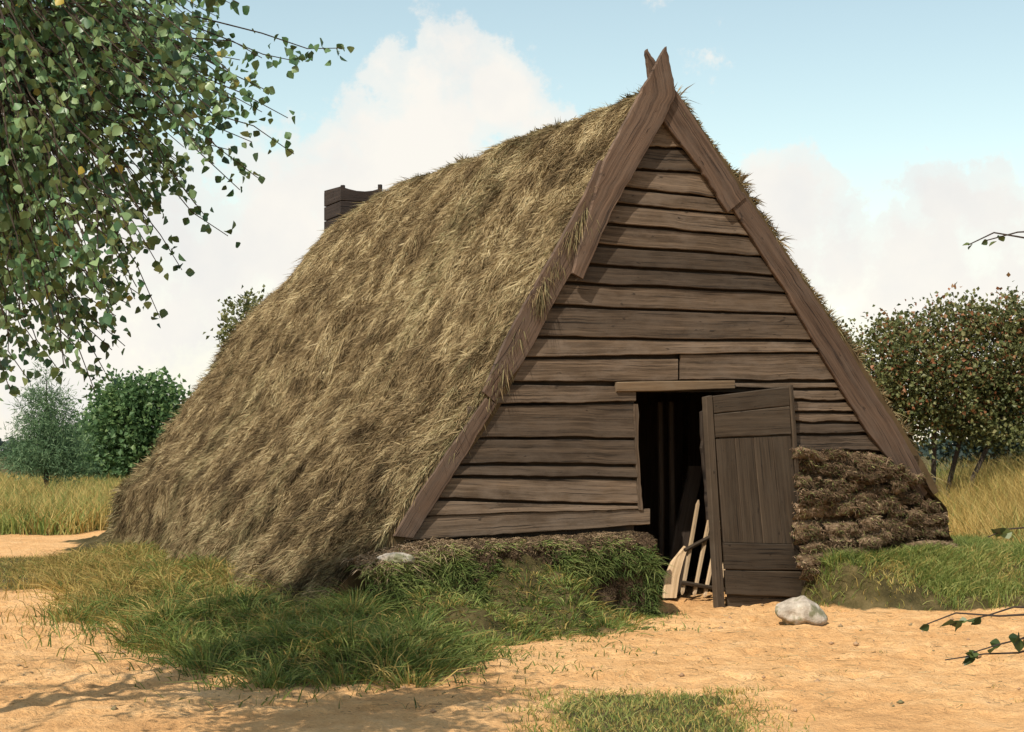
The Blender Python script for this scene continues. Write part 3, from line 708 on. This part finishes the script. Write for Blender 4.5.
# slatted hurdle leaning behind the door
ho = G(698, 594, -.08); ho[2] = float(height(np.array(wpos(ho)[0]), np.array(wpos(ho)[1])))
HU = empty('slatted_hurdle', wpos(ho), 'pale slatted wooden hurdle leaning just inside the doorway behind the door', 'hurdle', rotz=hut_rot)
R_ = to_root(ho)
def hpt(px, py): return G(px, py, -.06-.22*(597-py)/100)
for k, ((x1, y1), (x0, y0)) in enumerate([((698.5, 500), (682.5, 592)), ((711, 510), (694.5, 594)), ((721, 520), (705, 595)), ((733, 530), (717, 596)), ((744, 540), (729, 597))]):
    s = Geo(); p0, p1 = R_(hpt(x0, y0)), R_(hpt(x1, y1)); mid = (p0+p1)/2
    s.tube([p0-(p1-p0)*.03, p0, mid, p1-(p1-p0)*.05, p1], [.006, .017, .019, .017, .006], 5, rnd=float(rng.random())); s.build('slat', M['pale'], HU)
for (x0, y0, x1, y1) in ((683, 550, 745, 545-28), (679, 582, 742, 593)):
    s = Geo(); q0, q1 = R_(hpt(x0, y0)), R_(hpt(x1, y1)); s.tube([q0+(0, -.03, 0), q1+(0, -.03, 0)], .018, 6, rnd=.3); s.build('rail', M['door'], HU)
# one leaning plank in two pieces: sunlit foot coloured pale, shaded rest dark
po = G(670, 596, -.20); PL = Geo(); R_ = to_root(po)
A = [R_(p) for p in (G(664, 598, -.20), G(665, 577, -.25), G(672, 562, -.29), G(685, 546, -.33))]; B = [R_(p) for p in (G(677, 598, -.20), G(680, 577, -.25), G(684, 561, -.29), G(688, 549, -.33))]
PL.plank(A, B, .025, .6); plo = PL.build('loose_plank', M['pale']); plo.location = wpos(po); plo.rotation_euler = (0, 0, hut_rot)
tag(plo, 'sunlit foot of the leaning plank as a separate pale piece left of the slatted hurdle', 'plank')
po = G(676, 585, -.50); DP = Geo(); R_ = to_root(po)
A = [R_(p) for p in (G(664, 596, -.42), G(676, 530, -.55), G(690, 466, -.70))]; B = [R_(p) for p in (G(680, 596, -.42), G(691, 530, -.55), G(704, 466, -.70))]
DP.plank(A, B, .025, .6); dpo = DP.build('loose_plank', M['dark']); dpo.location = wpos(po); dpo.rotation_euler = (0, 0, hut_rot)
tag(dpo, 'plank leaning inside the doorway with its shade put into a dark colour', 'plank')
# the stone by the door
def rock(name, cx, cy, sx, sy, sz, seed, lab, sink=.25):
    import bmesh
    bm = bmesh.new(); bmesh.ops.create_icosphere(bm, subdivisions=4, radius=1)
    for v in bm.verts:
        c = np.array(v.co); n = float(fbm(c[0]*1.3+seed, c[1]*1.3, c[2]*1.3+3, seed=seed))-.5; n2 = float(fbm(c[0]*5+seed, c[1]*5, c[2]*5, seed=seed+3))-.5
        k = 1+n*.75+n2*.12
        p = Vector((c[0]*sx*k, c[1]*sy*k, c[2]*sz*k))
        for pn, pd in (((.5, -.6, .62), .86), ((-.7, -.3, .65), .82), ((.1, -.95, .2), .9)):
            q = Vector((p.x/sx, p.y/sy, p.z/sz)); dd = q.dot(Vector(pn).normalized())-pd
            if dd > 0: q -= Vector(pn).normalized()*dd*.85; p = Vector((q.x*sx, q.y*sy, q.z*sz))
        v.co = p
    me = bpy.data.meshes.new(name); bm.to_mesh(me); bm.free(); me.materials.append(M['stone'])
    for p in me.polygons: p.use_smooth = True
    o = bpy.data.objects.new(name, me); COL.objects.link(o)
    o.location = (cx, cy, float(height(np.array(cx), np.array(cy)))+sz*(1-sink*2)); tag(o, lab, 'stone'); return o
x, y = gpx(803, 624); r_ = rock('stone', x, y+.08, .185, .15, .125, 3, 'pale rounded field stone lying in front of the door', .22); r_.rotation_euler = (0, .16, .3)
lp = left_wall(np.array([.90]), np.array([.33]))[0]; wx, wy, wz = wpos(lp)
r2 = rock('stone', wx, wy, .13, .08, .045, 9, 'small flat whitish stone on the turf wall at the left roof corner'); r2.location.z = lp[2]+.03

# ------------------------------------------------------------------ grass
def blades(name, xy, L, w, lean, aux, rnd=None, lab='', bend=-.35, mat='grass'):
    n = len(xy); z = height(xy[:, 0], xy[:, 1])-.01
    d = np.stack([rng.normal(size=n)*lean, rng.normal(size=n)*lean, np.ones(n)], -1)
    s = Geo(); bd = np.stack([rng.normal(size=n)*.35, rng.normal(size=n)*.35, np.full(n, bend)], -1)
    s.strands(np.column_stack([xy, z]), d, L, w, bd, rnd, aux)
    o = s.build(name, M[mat]); o['kind'] = 'stuff'; o['label'] = lab; o['category'] = 'grass'; return o
def scatter(n, x0, x1, y0, y1, fn, thr=0.0):
    xy = np.column_stack([x0+(x1-x0)*rng.random(n), y0+(y1-y0)*rng.random(n)])
    return xy[fn(xy[:, 0], xy[:, 1]) > thr]
# skirt around the left of the hut
xy = scatter(170000, -7, 1.4, 8.5, 20, skirt, -.75)
a_, u_ = to_local(xy[:, 0], xy[:, 1]); xy = xy[((a_ < -2.95) | (u_ < -.22))]; a_, u_ = to_local(xy[:, 0], xy[:, 1])
x, y = xy.T; cl = fbm(x*1.9, y*1.9, seed=121); sd = skirt(x, y)
keep = rng.random(len(x)) < np.clip(.28+3.0*(cl-.42)+.25*sstep(.0, .4, sd)+.3*sstep(-1.0, .2, x)+.6*sstep(-2.9, -2.5, to_local(x, y)[0])*sstep(-1.7, -1.1, to_local(x, y)[1]), .05, 1)*(.05+.95*sstep(-.6, .25, sd+(fbm(x*4, y*4, seed=123)-.5)*.7)**2); xy = xy[keep]; x, y = xy.T; cl = cl[keep]; sd = sd[keep]; a_, u_ = a_[keep], u_[keep]
yel = np.clip(sstep(-2.4, -3.6, x+.25*(y-12))*.8+.35*sstep(12.4, 14.5, y)+(fbm(x*1.1, y*1.1, seed=127)-.45)*1.3-.35*sstep(.7, .1, sd), 0, 1)
aux = np.where(rng.random(len(x)) < yel, .7+.3*rng.random(len(x)), .2*rng.random(len(x)))
blades('grass', xy, (.04+.14*rng.random(len(x)))*(.3+1.1*cl)*(1+.9*sstep(-2.2, -3.4, x+.2*(y-12)))*(1-.45*sstep(-3.4, -2.6, a_)), .005+.005*rng.random(len(x)), .42, aux, np.clip(.62*rng.random(len(x))+.30*(cl-.3), 0, 1), 'rough green and dry grass on the bank along the left of the hut')
# tussocks on the bank
cxy = scatter(6400, -7, 1.2, 8.8, 20, skirt, .05); a_, u_ = to_local(cxy[:, 0], cxy[:, 1]); cxy = cxy[(a_ < -2.95) | (u_ < -.5)]
m = 42; x = np.repeat(cxy[:, 0], m); y = np.repeat(cxy[:, 1], m); off = rng.normal(size=(len(x), 2))*.055; sz = np.repeat(.35+.9*rng.random(len(cxy))**2, m)
x = x+off[:, 0]*sz*1.3; y = y+off[:, 1]*sz*1.3; z = height(x, y)-.01
d = np.stack([off[:, 0]*9, off[:, 1]*9, np.ones(len(x))], -1)+rng.normal(size=(len(x), 3))*.12
cy_ = np.clip(sstep(-2.2, -3.4, x+.25*(y-12))*.7+.45*sstep(12.2, 14.3, y)+(fbm(x*1.2, y*1.2, seed=129)-.5)*1.4, 0, 1)
tk = np.repeat(rng.random(len(cxy)), m); dry = np.where(rng.random(len(x)) < np.clip(.15+cy_*.9, 0, .95), .65+.35*rng.random(len(x)), .15*rng.random(len(x)))
s = Geo(); s.strands(np.column_stack([x, y, z]), d, sz*(.15+.20*rng.random(len(x)))*(1-.5*sstep(-3.4, -2.6, to_local(x, y)[0])), .005+.005*rng.random(len(x)), np.column_stack([off*4, np.full(len(x), -.45)]), np.clip(.55*tk+.55*rng.random(len(x))-.05, 0, 1), dry)
o = s.build('grass_tussocks', M['grass']); o['kind'] = 'stuff'; o['category'] = 'grass'; o['label'] = 'clumpy tussocks of green and dry grass on the bank left of the doorway'
# bank below the right sod wall
xy = scatter(210000, 2.2, 5.4, 12.6, 16.6, bank, -.10); a_, u_ = to_local(xy[:, 0], xy[:, 1]); xy = xy[~((u_ > -.12) & (a_ < 2.45))]
x, y = xy.T; cl = fbm(x*2.2, y*2.2, seed=131); keep = rng.random(len(x)) < np.clip(.5+1.6*(cl-.4), .4, 1)*sstep(-.12, .45, bank(x, y)+(fbm(x*5, y*5, seed=137)-.5)*.5); xy = xy[keep]; x, y = xy.T; cl = cl[keep]
aux = np.where(rng.random(len(x)) < np.clip(1.0-1.6*cl, .05, .8), .5+.4*rng.random(len(x)), .12*rng.random(len(x)))
blades('grass', xy, (.05+.15*rng.random(len(x)))*(.3+1.2*cl), .005+.004*rng.random(len(x)), .40, aux, np.clip(.25+.75*rng.random(len(x)), 0, 1), 'short bright green grass below the stacked sod wall')
# tall dry grass on the right
xy = scatter(110000, 3.8, 13, 14.8, 30, right_field, 0.0); x, y = xy.T; cl = fbm(x*1.1, y*1.1, seed=141)
aux = np.where(rng.random(len(x)) < np.clip(.95-.9*sstep(.55, .75, cl), .1, 1), .75+.25*rng.random(len(x)), .3*rng.random(len(x)))
blades('grass', xy, (.30+.50*rng.random(len(x)))*(.5+cl), .006+.006*rng.random(len(x)), .16, aux, np.clip(.25+.75*rng.random(len(x)), 0, 1), 'tall golden dry grass beyond the right corner of the hut', -.12)
# the meadow on the left
n = 90000; y = 24.5+46*rng.random(n)**1.7; x = -(3.2+ (y*.36)*rng.random(n)); xy = np.column_stack([x, y]); xy = xy[left_field(x, y) > 0]; x, y = xy.T; cl = fbm(x*.5, y*.5, seed=151)
aux = np.where(rng.random(len(x)) < np.clip(.50+1.9*(cl-.5), .08, .92), .7+.3*rng.random(len(x)), .2*rng.random(len(x)))
blades('grass', xy, (.22+.40*rng.random(len(x)))*(.5+cl), .012+.012*rng.random(len(x)), .18, aux, np.clip(.35+.65*rng.random(len(x)), 0, 1), 'tall yellow green meadow grass beyond the sandy path', -.12)
# the trodden patch
xy = scatter(60000, -10, -3, 14.5, 22.5, left_patch, 0.0); x, y = xy.T
aux = np.where(rng.random(len(x)) < .62, .6+.4*rng.random(len(x)), .1)
blades('grass', xy, .03+.07*rng.random(len(x)), .006, .5, aux, None, 'trodden short yellowish grass left of the hut')
# foreground edge and stray tufts on the sand
xy = scatter(30000, -1.2, 2.6, 7.6, 9.5, fore, -.35); fv = fore(xy[:, 0], xy[:, 1]); xy = xy[rng.random(len(xy)) < .75*sstep(-.35, .15, fv)]; x, y = xy.T
blades('grass', xy, .03+.06*rng.random(len(x)), .004+.003*rng.random(len(x)), .30, np.where(rng.random(len(x)) < .35, .8, .1), np.clip(.3+.7*rng.random(len(x)), 0, 1), 'short green grass at the near edge of the sand')
n = 340; cx = -4+8.5*rng.random(n); cy = 8.6+7*rng.random(n)**1.0; k = 9
xy = np.column_stack([np.repeat(cx, k)+rng.normal(size=n*k)*.025, np.repeat(cy, k)+rng.normal(size=n*k)*.03]); xy = xy[(grassy(xy[:, 0], xy[:, 1]) < .4)]
a_, u_ = to_local(xy[:, 0], xy[:, 1]); xy = xy[u_ < -.35]
blades('grass', xy, .012+.03*rng.random(len(xy)), .004, .8, np.where(rng.random(len(xy)) < .6, .8, .2), rng.random(len(xy))*.6, 'sparse stunted grass blades and litter on the sand')

n = 420; x = -4.2+8.8*rng.random(n); y = 8.4+6.4*rng.random(n); ok = (grassy(x, y) < .35) & (to_local(x, y)[1] < -.2); x, y = x[ok], y[ok]
pg = Geo(); oct_ = np.array([(1, 0, 0), (0, 1, 0), (-1, 0, 0), (0, -1, 0), (0, 0, .8), (0, 0, -.5)], float); of = np.array([(0, 1, 4), (1, 2, 4), (2, 3, 4), (3, 0, 4), (1, 0, 5), (2, 1, 5), (3, 2, 5), (0, 3, 5)])
for px_, py_, r in zip(x, y, .004+.016*rng.random(len(x))**3):
    pg.add(oct_*r*(1+.5*rng.random((6, 1)))+(px_, py_, float(height(np.array(px_), np.array(py_)))+r*.3), of, None, rng.random())
po_ = pg.build('gravel', M['stone'], smooth=True); pebble_mat = M['stone'].copy(); po_.data.materials[0] = pebble_mat
for nd_ in pebble_mat.node_tree.nodes:
    if nd_.type == 'VALTORGB' and nd_.color_ramp.elements[0].color[0] > .15:
        for e_, c_ in zip(nd_.color_ramp.elements, ((.20, .12, .06), (.36, .22, .12), (.50, .35, .21))): e_.color = (*c_, 1)
n = 2600; x = -4.4+9*rng.random(n); y = 8.4+6.6*rng.random(n)**1.2; ok = (grassy(x, y) < .5) & (to_local(x, y)[1] < -.15); x, y = x[ok], y[ok]; n = len(x)
sl = Geo(); sl.strands(np.column_stack([x, y, height(x, y)+.006]), np.stack([rng.normal(size=n), rng.normal(size=n), .12*rng.random(n)], -1), .02+.09*rng.random(n)**2, .003+.003*rng.random(n), None, .2+.7*rng.random(n), .2*rng.random(n))
tag(sl.build('straw_litter', M['thatch']), 'bits of fallen straw and stalks scattered over the sand', 'straw', kind='stuff')
tag(po_, 'small pebbles lying about on the trodden sand', 'pebbles', kind='stuff')
# ------------------------------------------------------------------ trees
LEAF = np.array([(0, 0), (.34, .22), (.46, .45), (.25, .78), (0, 1.0), (-.25, .78), (-.46, .45), (-.34, .22)])
def leaves(gm, P, size, D=None, flat=.35, rnd=None, aux=0.0, shape=LEAF, fold=.18):
    """leaf-shaped faces at points P, pointing along D (random if none)"""
    n = len(P); size = np.broadcast_to(np.asarray(size, float), (n,))
    D = unit(rng.normal(size=(n, 3))) if D is None else unit(D)
    N0 = rng.normal(size=(n, 3)); N0[:, 2] += flat*3; S = unit(np.cross(D, N0)); N = np.cross(S, D)
    k = len(shape)
    v = P[:, None, :]+size[:, None, None]*(S[:, None, :]*shape[None, :, 0, None]+D[:, None, :]*shape[None, :, 1, None]+N[:, None, :]*(np.abs(shape[None, :, 0, None])*fold*2-.12*shape[None, :, 1, None]**2))
    i = np.arange(n)*k; half = k//2
    rnd = rng.random(n) if rnd is None else rnd
    base = gm.n
    q = [np.stack([i+j for j in (0, 1, 2, 3)], 1), np.stack([i, i+3, i+4, i+5], 1), np.stack([i, i+5, i+6, i+7], 1)] if k == 8 else [np.stack([i, i+1, i+2, i+3], 1)]
    gm.add(v.reshape(-1, 3), None, np.concatenate(q), np.repeat(rnd, k), np.repeat(np.broadcast_to(np.asarray(aux, float), (n,)), k))
def curve(p0, p1, sag, n=7, jit=.03):
    t = np.linspace(0, 1, n)[:, None]; p0 = np.asarray(p0, float); p1 = np.asarray(p1, float)
    p = p0+(p1-p0)*t; p[:, 2] += sag*4*(t[:, 0]*(1-t[:, 0])); L = np.linalg.norm(p1-p0)
    p[1:-1] += rng.normal(size=(n-2, 3))*jit*L; return p

# birch: trunk left of the picture, its hanging twigs reach into it
BR = Vector((-3.55, 6.7, 0))
birch = empty('birch_tree', BR, 'birch whose leafy drooping twigs fill the upper left corner', 'tree')
bt = Geo(); bt.tube([(0, 0, -.1), (.03, .02, 1.2), (-.02, .06, 2.6), (.05, .04, 4.0), (.02, .1, 5.6), (.05, .1, 6.8)], [.14, .115, .095, .075, .045, .015], 10); bt.build('trunk', M['birchbark'], birch)
def at(px, py, Y): return np.array(((px-512)/F*Y, Y, CAMZ+(HZ-py)/F*Y))
br = Geo(); lf = Geo(); b0 = np.array(BR)
limbs = []
tips = []
right_dense = [(-40, 250), (40, 236), (100, 240), (150, 215), (200, 172), (240, 152), (300, 140), (350, 112), (385, 60)]
for k in range(640):   # twig tips through the crown's volume on this side
    Y = 5.6+2.6*rng.random(); py = -60+430*rng.random(); xr = np.interp(py, [p[0] for p in right_dense], [p[1] for p in right_dense])
    px = -170+(xr+170)*rng.random()**.72
    if py > 330 and rng.random() < .55: continue
    tips.append(at(px, py, Y))
for (px, py, Y) in [(345, 48, 7.0), (300, 62, 7.2), (262, 58, 6.9), (288, 118, 7.1), (262, 112, 7.3), (270, 92, 6.8), (294, 154, 7.0), (252, 142, 7.2), (258, 178, 7.1), (240, 190, 6.9), (228, 236, 7.2), (205, 216, 7.0), (196, 205, 6.8), (182, 270, 7.1),
                    (160, 268, 6.9), (160, 318, 7.0), (142, 296, 7.2), (125, 346, 7.0), (105, 372, 6.9), (95, 392, 7.1), (112, 350, 7.0), (60, 372, 6.9), (30, 382, 7.2), (88, 330, 7.0), (40, 350, 6.8), (12, 395, 7.0), (240, 60, 7.3), (230, 150, 7.1)]:
    tips.append(at(px, py, Y))
for (lx, ly, lz, lr, ln) in ((-3.7, 8.9, 5.4, 1.2, 330), (-2.9, 7.7, 4.3, .75, 150), (-3.3, 8.2, 4.9, .8, 120)):    # unseen boughs, added to shade the thatch foot and the bank
    for k in range(ln): tips.append(np.array([lx, ly, lz])+unit(rng.normal(size=3))*lr*rng.random()**.5)
for k in range(120):   # the rest of the crown, outside the picture
    th = rng.random()*2*np.pi; r = .5+1.7*rng.random()**.7; z = 2.2+4.4*rng.random()
    q = b0+np.array([math.cos(th)*r*(1.2-.12*z), math.sin(th)*r*(1.2-.12*z), z])
    tips.append(q)
hubs = []
for e_ in ((-3.7, 8.8, 5.7), (-2.9, 7.7, 4.7), (-3.3, 8.3, 5.3)):  # limbs carrying the added shading boughs
    c_ = curve(b0+(.03, .05, e_[2]-1.2), e_, .15, 9, .03); br.tube(c_-b0, np.linspace(.035, .008, 9), 6); hubs += list(c_[4:])
for k in range(26):
    tp = tips[int(rng.integers(len(tips)))]; z0 = 1.6+4.2*k/26; p0 = b0+(.02, .04, z0); e_ = b0+(tp-b0)*np.array([.62, .62, 1]); e_[2] = max(e_[2]+.35, z0*.5+.9)
    c_ = curve(p0, e_, .18, 8, .03); br.tube(c_-b0, np.linspace(.032, .008, 8), 6); hubs += list(c_[3:])
hubs = np.array(hubs)
for tp in tips:
    dist = np.linalg.norm(hubs-(tp+(-.15, 0, .35)), axis=1); h0 = hubs[int(np.argmin(dist))]
    c_ = curve(h0, tp, .12, 9, .02); br.tube(c_-b0, np.linspace(.006, .0018, 9), 4, cap=False)
    L = np.linalg.norm(tp-h0); m = int(np.clip(L*30, 11, 36)); t = np.clip(1-rng.random(m)**1.2*.85, 0, 1)
    if L > .9: t = 1-rng.random(m)*min(.85, .75/L)
    t[:3] = (1, .985, .95)
    i = np.clip((t*8).astype(int), 0, 7); f = (t*8-i)[:, None]; P = c_[i]*(1-f)+c_[i+1]*f+rng.normal(size=(m, 3))*.022
    D = rng.normal(size=(m, 3))*.55; D[:, 2] -= .75
    yl = np.where(rng.random(m) < .010, .5+.4*rng.random(m), .03*rng.random(m)); leaves(lf, P-b0, .025+.023*rng.random(m), D, .1, None, yl, fold=.24)
br.build('branches', M['twig'], birch); lf.build('crown', M['birch'], birch, smooth=True)
print('birch leaves', lf.n//8)

def crown_pts(n, lobes, shell=.55):
    """points in the outer part of a cluster of ellipsoids (cx,cy,cz,rx,ry,rz)"""
    w = np.array([l[3]*l[4]*l[5] for l in lobes])**.67; k = rng.choice(len(lobes), n, p=w/w.sum()); Lb = np.array(lobes)[k]
    d = unit(rng.normal(size=(n, 3))); r = (shell+(1-shell)*rng.random(n)**.5)*(1+.10*rng.normal(size=n))*(.72+.62*fbm(d[:, 0]*2.2+k*3.1, d[:, 1]*2.2, d[:, 2]*2.2, oct=3, seed=181))*1.02; return Lb[:, :3]+d*Lb[:, 3:]*r[:, None], d
QUAD = np.array([(0, 0), (.42, .5), (0, 1), (-.42, .5)])
def tree(name, base, trunk, lobes, n, size, leafmat, lab, limbs=6, bark='bark', aux=0.0, group=None, clump=True, cat='tree', shell=.5, needle=False):
    bx_, by_ = base; z = float(height(np.array(bx_), np.array(by_))); T = empty(name, (bx_, by_, z), lab, cat, group)
    tg = Geo()
    for (pts, rad) in trunk: tg.tube(pts, rad, 8)
    if len(trunk) == 1 and limbs:
        pts, rad = trunk[0]
        for k in range(limbs):
            L_ = lobes[k % len(lobes)]; f = .45+.5*k/limbs; p = np.array(pts); i = int(f*(len(p)-1)); tg.tube(curve(p[i], np.array(L_[:3])+rng.normal(size=3)*.15*L_[3], .05, 5, .04), np.linspace(np.array(rad)[i]*.6, .01, 5), 5)
    tg.build('trunk', M[bark], T)
    lg_ = Geo()
    if clump:
        nc = max(30, n//(34 if n > 20000 else 16)); C, d = crown_pts(nc, lobes, shell); per = n//nc
        cs = .13*np.mean([l[3] for l in lobes])+size*.8
        P = (C[:, None, :]+rng.normal(size=(nc, per, 3))*cs*np.array([1, 1, .7])).reshape(-1, 3); D = np.repeat(d, per, 0)+rng.normal(size=(nc*per, 3))*.8
        rv = np.clip(np.repeat(rng.random(nc), per)*.5+.5*rng.random(nc*per), 0, 1)
    else:
        P, D = crown_pts(n, lobes, shell); D = D+rng.normal(size=(n, 3))*.6; rv = rng.random(n)
    ax_ = aux(P) if callable(aux) else aux
    if needle: lg_.strands(P, D, size*(.7+.8*rng.random(len(P))), size*.16, None, rv)
    else: leaves(lg_, P, size*(.65+.7*rng.random(len(P))), D, .25, rv, ax_, QUAD)
    lg_.build('crown', M[leafmat], T); return T
# left background: pine sapling and a round tree
Y = 46; x0 = (46-512)/F*Y
s_ = F/Y
lob = []
for k in range(9):
    zz = .75+.30*k; rr = 1.15*(1-.095*k)+.1
    for j in range(3 if k < 7 else 1):
        th = k*1.1+j*2.1; lob.append((math.cos(th)*rr*.55*(k < 7), math.sin(th)*rr*.55*(k < 7), zz+.2*rng.random(), rr*.52, rr*.52, .24))
tree('pine_tree', (x0, Y), [([(0, 0, -.1), (.02, 0, 1.2), (0, .02, 2.4), (.02, 0, 3.2)], [.075, .06, .035, .01])], lob, 15000, .13, 'pine', 'small blue green pine with a bare stem in the meadow on the left', 6, shell=.25, needle=True)
Y = 58; x0 = (138-512)/F*Y
tree('broadleaf_tree', (x0, Y), [([(0, 0, -.1), (.05, 0, 1.0), (0, .1, 2.2), (.1, 0, 3.4)], [.16, .12, .09, .03])],
     [(0, 0, 2.2, 1.55, 1.5, 1.1), (-.7, 0, 1.6, 1.0, 1.2, .8), (.75, -.1, 1.7, .95, 1.2, .9), (.25, 0, 3.2, 1.0, 1.0, .75), (-.5, .1, 2.9, .9, 1, .7), (.9, 0, 2.7, .75, .9, .7), (-1.1, 0, 1.1, .8, .9, .6), (.3, -.2, .9, 1.2, 1, .7)], 9500, .18, 'oakcrown',
     'round dense green tree between the pine and the roof', 7, shell=.25)
Y = 64; x0 = (92-512)/F*Y
tree('shrub', (x0, Y), [([(0, 0, -.1), (0, 0, 1.0)], [.06, .02]), ([(.2, 0, -.1), (.4, 0, 1.0)], [.05, .02])], [(0, 0, 1.1, 1.3, 1, .8), (-1.0, 0, .8, .9, .9, .6), (.9, 0, .9, .9, .9, .7), (.2, 0, 1.9, .8, .8, .6)], 6000, .18, 'pine', 'low dark shrub between the pine and the round tree', 0, cat='shrub')
# tree peeping over the roof's rear slope
Y = 34; x0 = (244-512)/F*Y; zt_ = CAMZ+(HZ-285)/F*Y
tree('birch_tree', (x0, Y), [([(0, 0, -.1), (.03, 0, 1.6), (0, .1, 3.0), (.05, 0, zt_-.3)], [.08, .06, .04, .01])], [(-.05, 0, zt_-.75, .34, .4, .5), (-.15, 0, zt_-1.2, .30, .5, .5), (.2, 0, zt_-.3, .26, .3, .32), (-.1, 0, zt_-1.9, .5, .6, .8)], 2200, .09, 'rowan',
     'light green treetop showing above the rear of the thatch', 6, shell=.2)
# right: rowan with several stems and red berries
Y = 25.5; x0 = (922-512)/F*Y; zb = .3
stems = [([(dx*.6, dy, -.2), (dx*.8+.05, dy, .7), (dx*1.3, dy, 1.5), (dx*1.9+.1, dy, 2.5)], [.045, .04, .03, .012]) for dx, dy in ((-.75, .1), (-.45, -.1), (-.12, .15), (.15, 0), (.5, .1), (.85, -.1))]
rl = [(.1, 0, 1.45, 1.0, .8, .30), (1.3, 0, 1.4, .8, .8, .35), (-.75, 0, 1.45, .5, .5, .28), (-1.15, 0, 1.75, .35, .4, .42), (-.75, 0, 2.0, .66, .7, .55), (-.1, 0, 2.3, .75, .8, .60), (.7, 0, 2.4, .8, .8, .60), (1.35, 0, 2.1, .75, .8, .7), (.3, 0, 1.95, .9, .8, .38), (1.0, .1, 2.95, .45, .5, .38), (.35, 0, 2.85, .38, .4, .33), (-.35, 0, 2.75, .3, .4, .25), (1.7, 0, 2.8, .5, .5, .4), (-.95, 0, 2.35, .3, .4, .3), (-.5, 0, 1.75, .55, .5, .25), (1.6, 0, 1.85, .6, .6, .4), (2.2, 0, 2.2, .7, .6, .5)]
red = lambda P: np.where((rng.random(len(P)) < .15*sstep(1.2, 2.2, P[:, 2])), .55+.4*rng.random(len(P)), 0)
ROW = tree('rowan_tree', (x0, Y), stems, [tuple(v*1.16 if i != 2 else v*1.05 for i, v in enumerate(l)) for l in rl], 34000, .066, 'rowan', 'many stemmed rowan with reddish tinged leaves right of the hut', 0, aux=red, shell=.15)
Y = 33; x0 = (985-512)/F*Y
tree('shrub', (x0, Y), [([(0, 0, -.1), (0, 0, 1.0)], [.06, .02]), ([(.3, 0, -.1), (.5, 0, 1.0)], [.05, .02])], [(-.45, 0, .9, .5, .6, .55), (.2, 0, 1.3, .6, .7, .75), (.9, 0, 1.0, .8, .8, .8), (.6, 0, 2.0, .6, .5, .4)], 4500, .13, 'dusk', 'dark bluish bush behind the rowan stems at the right edge', 0, cat='shrub')
# oak sapling standing just right of the picture
OB = np.array([2.02, 5.5, 0.0]); oak = empty('oak_sapling', OB, 'oak sapling whose thin leafy twigs hang in from the right edge', 'tree')
og = Geo(); og.tube([(0, 0, -.05), (.03, 0, .8), (.0, .03, 1.6), (.04, 0, 2.2)], [.022, .018, .012, .004], 7); 
otw = og; ol = Geo()
for (px, py, Y, nl) in [(922, 626, 5.45, 3), (950, 625, 5.5, 4), (945, 660, 5.4, 3), (968, 654, 5.4, 4), (988, 537, 5.6, 3), (968, 245, 5.5, 3), (984, 241, 5.55, 3), (1018, 640, 5.4, 5)]:
    tp = at(px, py, Y); zz_ = float(np.clip(tp[2]+.05, .3, 2.1)); st_ = OB+np.array([np.interp(zz_, [0, .8, 1.6, 2.2], [0, .03, 0, .04]), np.interp(zz_, [0, .8, 1.6, 2.2], [0, 0, .03, 0]), zz_]); c_ = curve(st_, tp, .03, 7, .02)-OB; otw.tube(c_, np.linspace(.006, .002, 7), 5)
    P = np.array([c_[-1]-(c_[-1]-c_[-3])*rng.random()*.6 for _ in range(nl)]); D = np.tile(tp-st_, (nl, 1))*2+rng.normal(size=(nl, 3))*.5; D[:, 2] -= .15
    leaves(ol, P, (.030 if py > 400 else .020)+(.028 if py > 400 else .012)*rng.random(nl), D, .2, None, 0)
og.build('trunk', M['bark'], oak); ol.build('crown', M['oak'], oak)
# far wood on the horizon
fw = Geo(); n = 26000; xx = -420+840*rng.random(n); yy = 300+90*rng.random(n); hh = .6+2.0*fbm(xx*.03, yy*0, seed=161)+1.2*fbm(xx*.2, yy*0, seed=162); zz = hh*rng.random(n)**.6
leaves(fw, np.column_stack([xx, yy, zz-.3]), .9+.9*rng.random(n), None, .3, None, 0, QUAD)
fwo = fw.build('far_wood', M['dusk']); tag(fwo, 'dark band of far woodland along the horizon', 'woodland', kind='stuff')
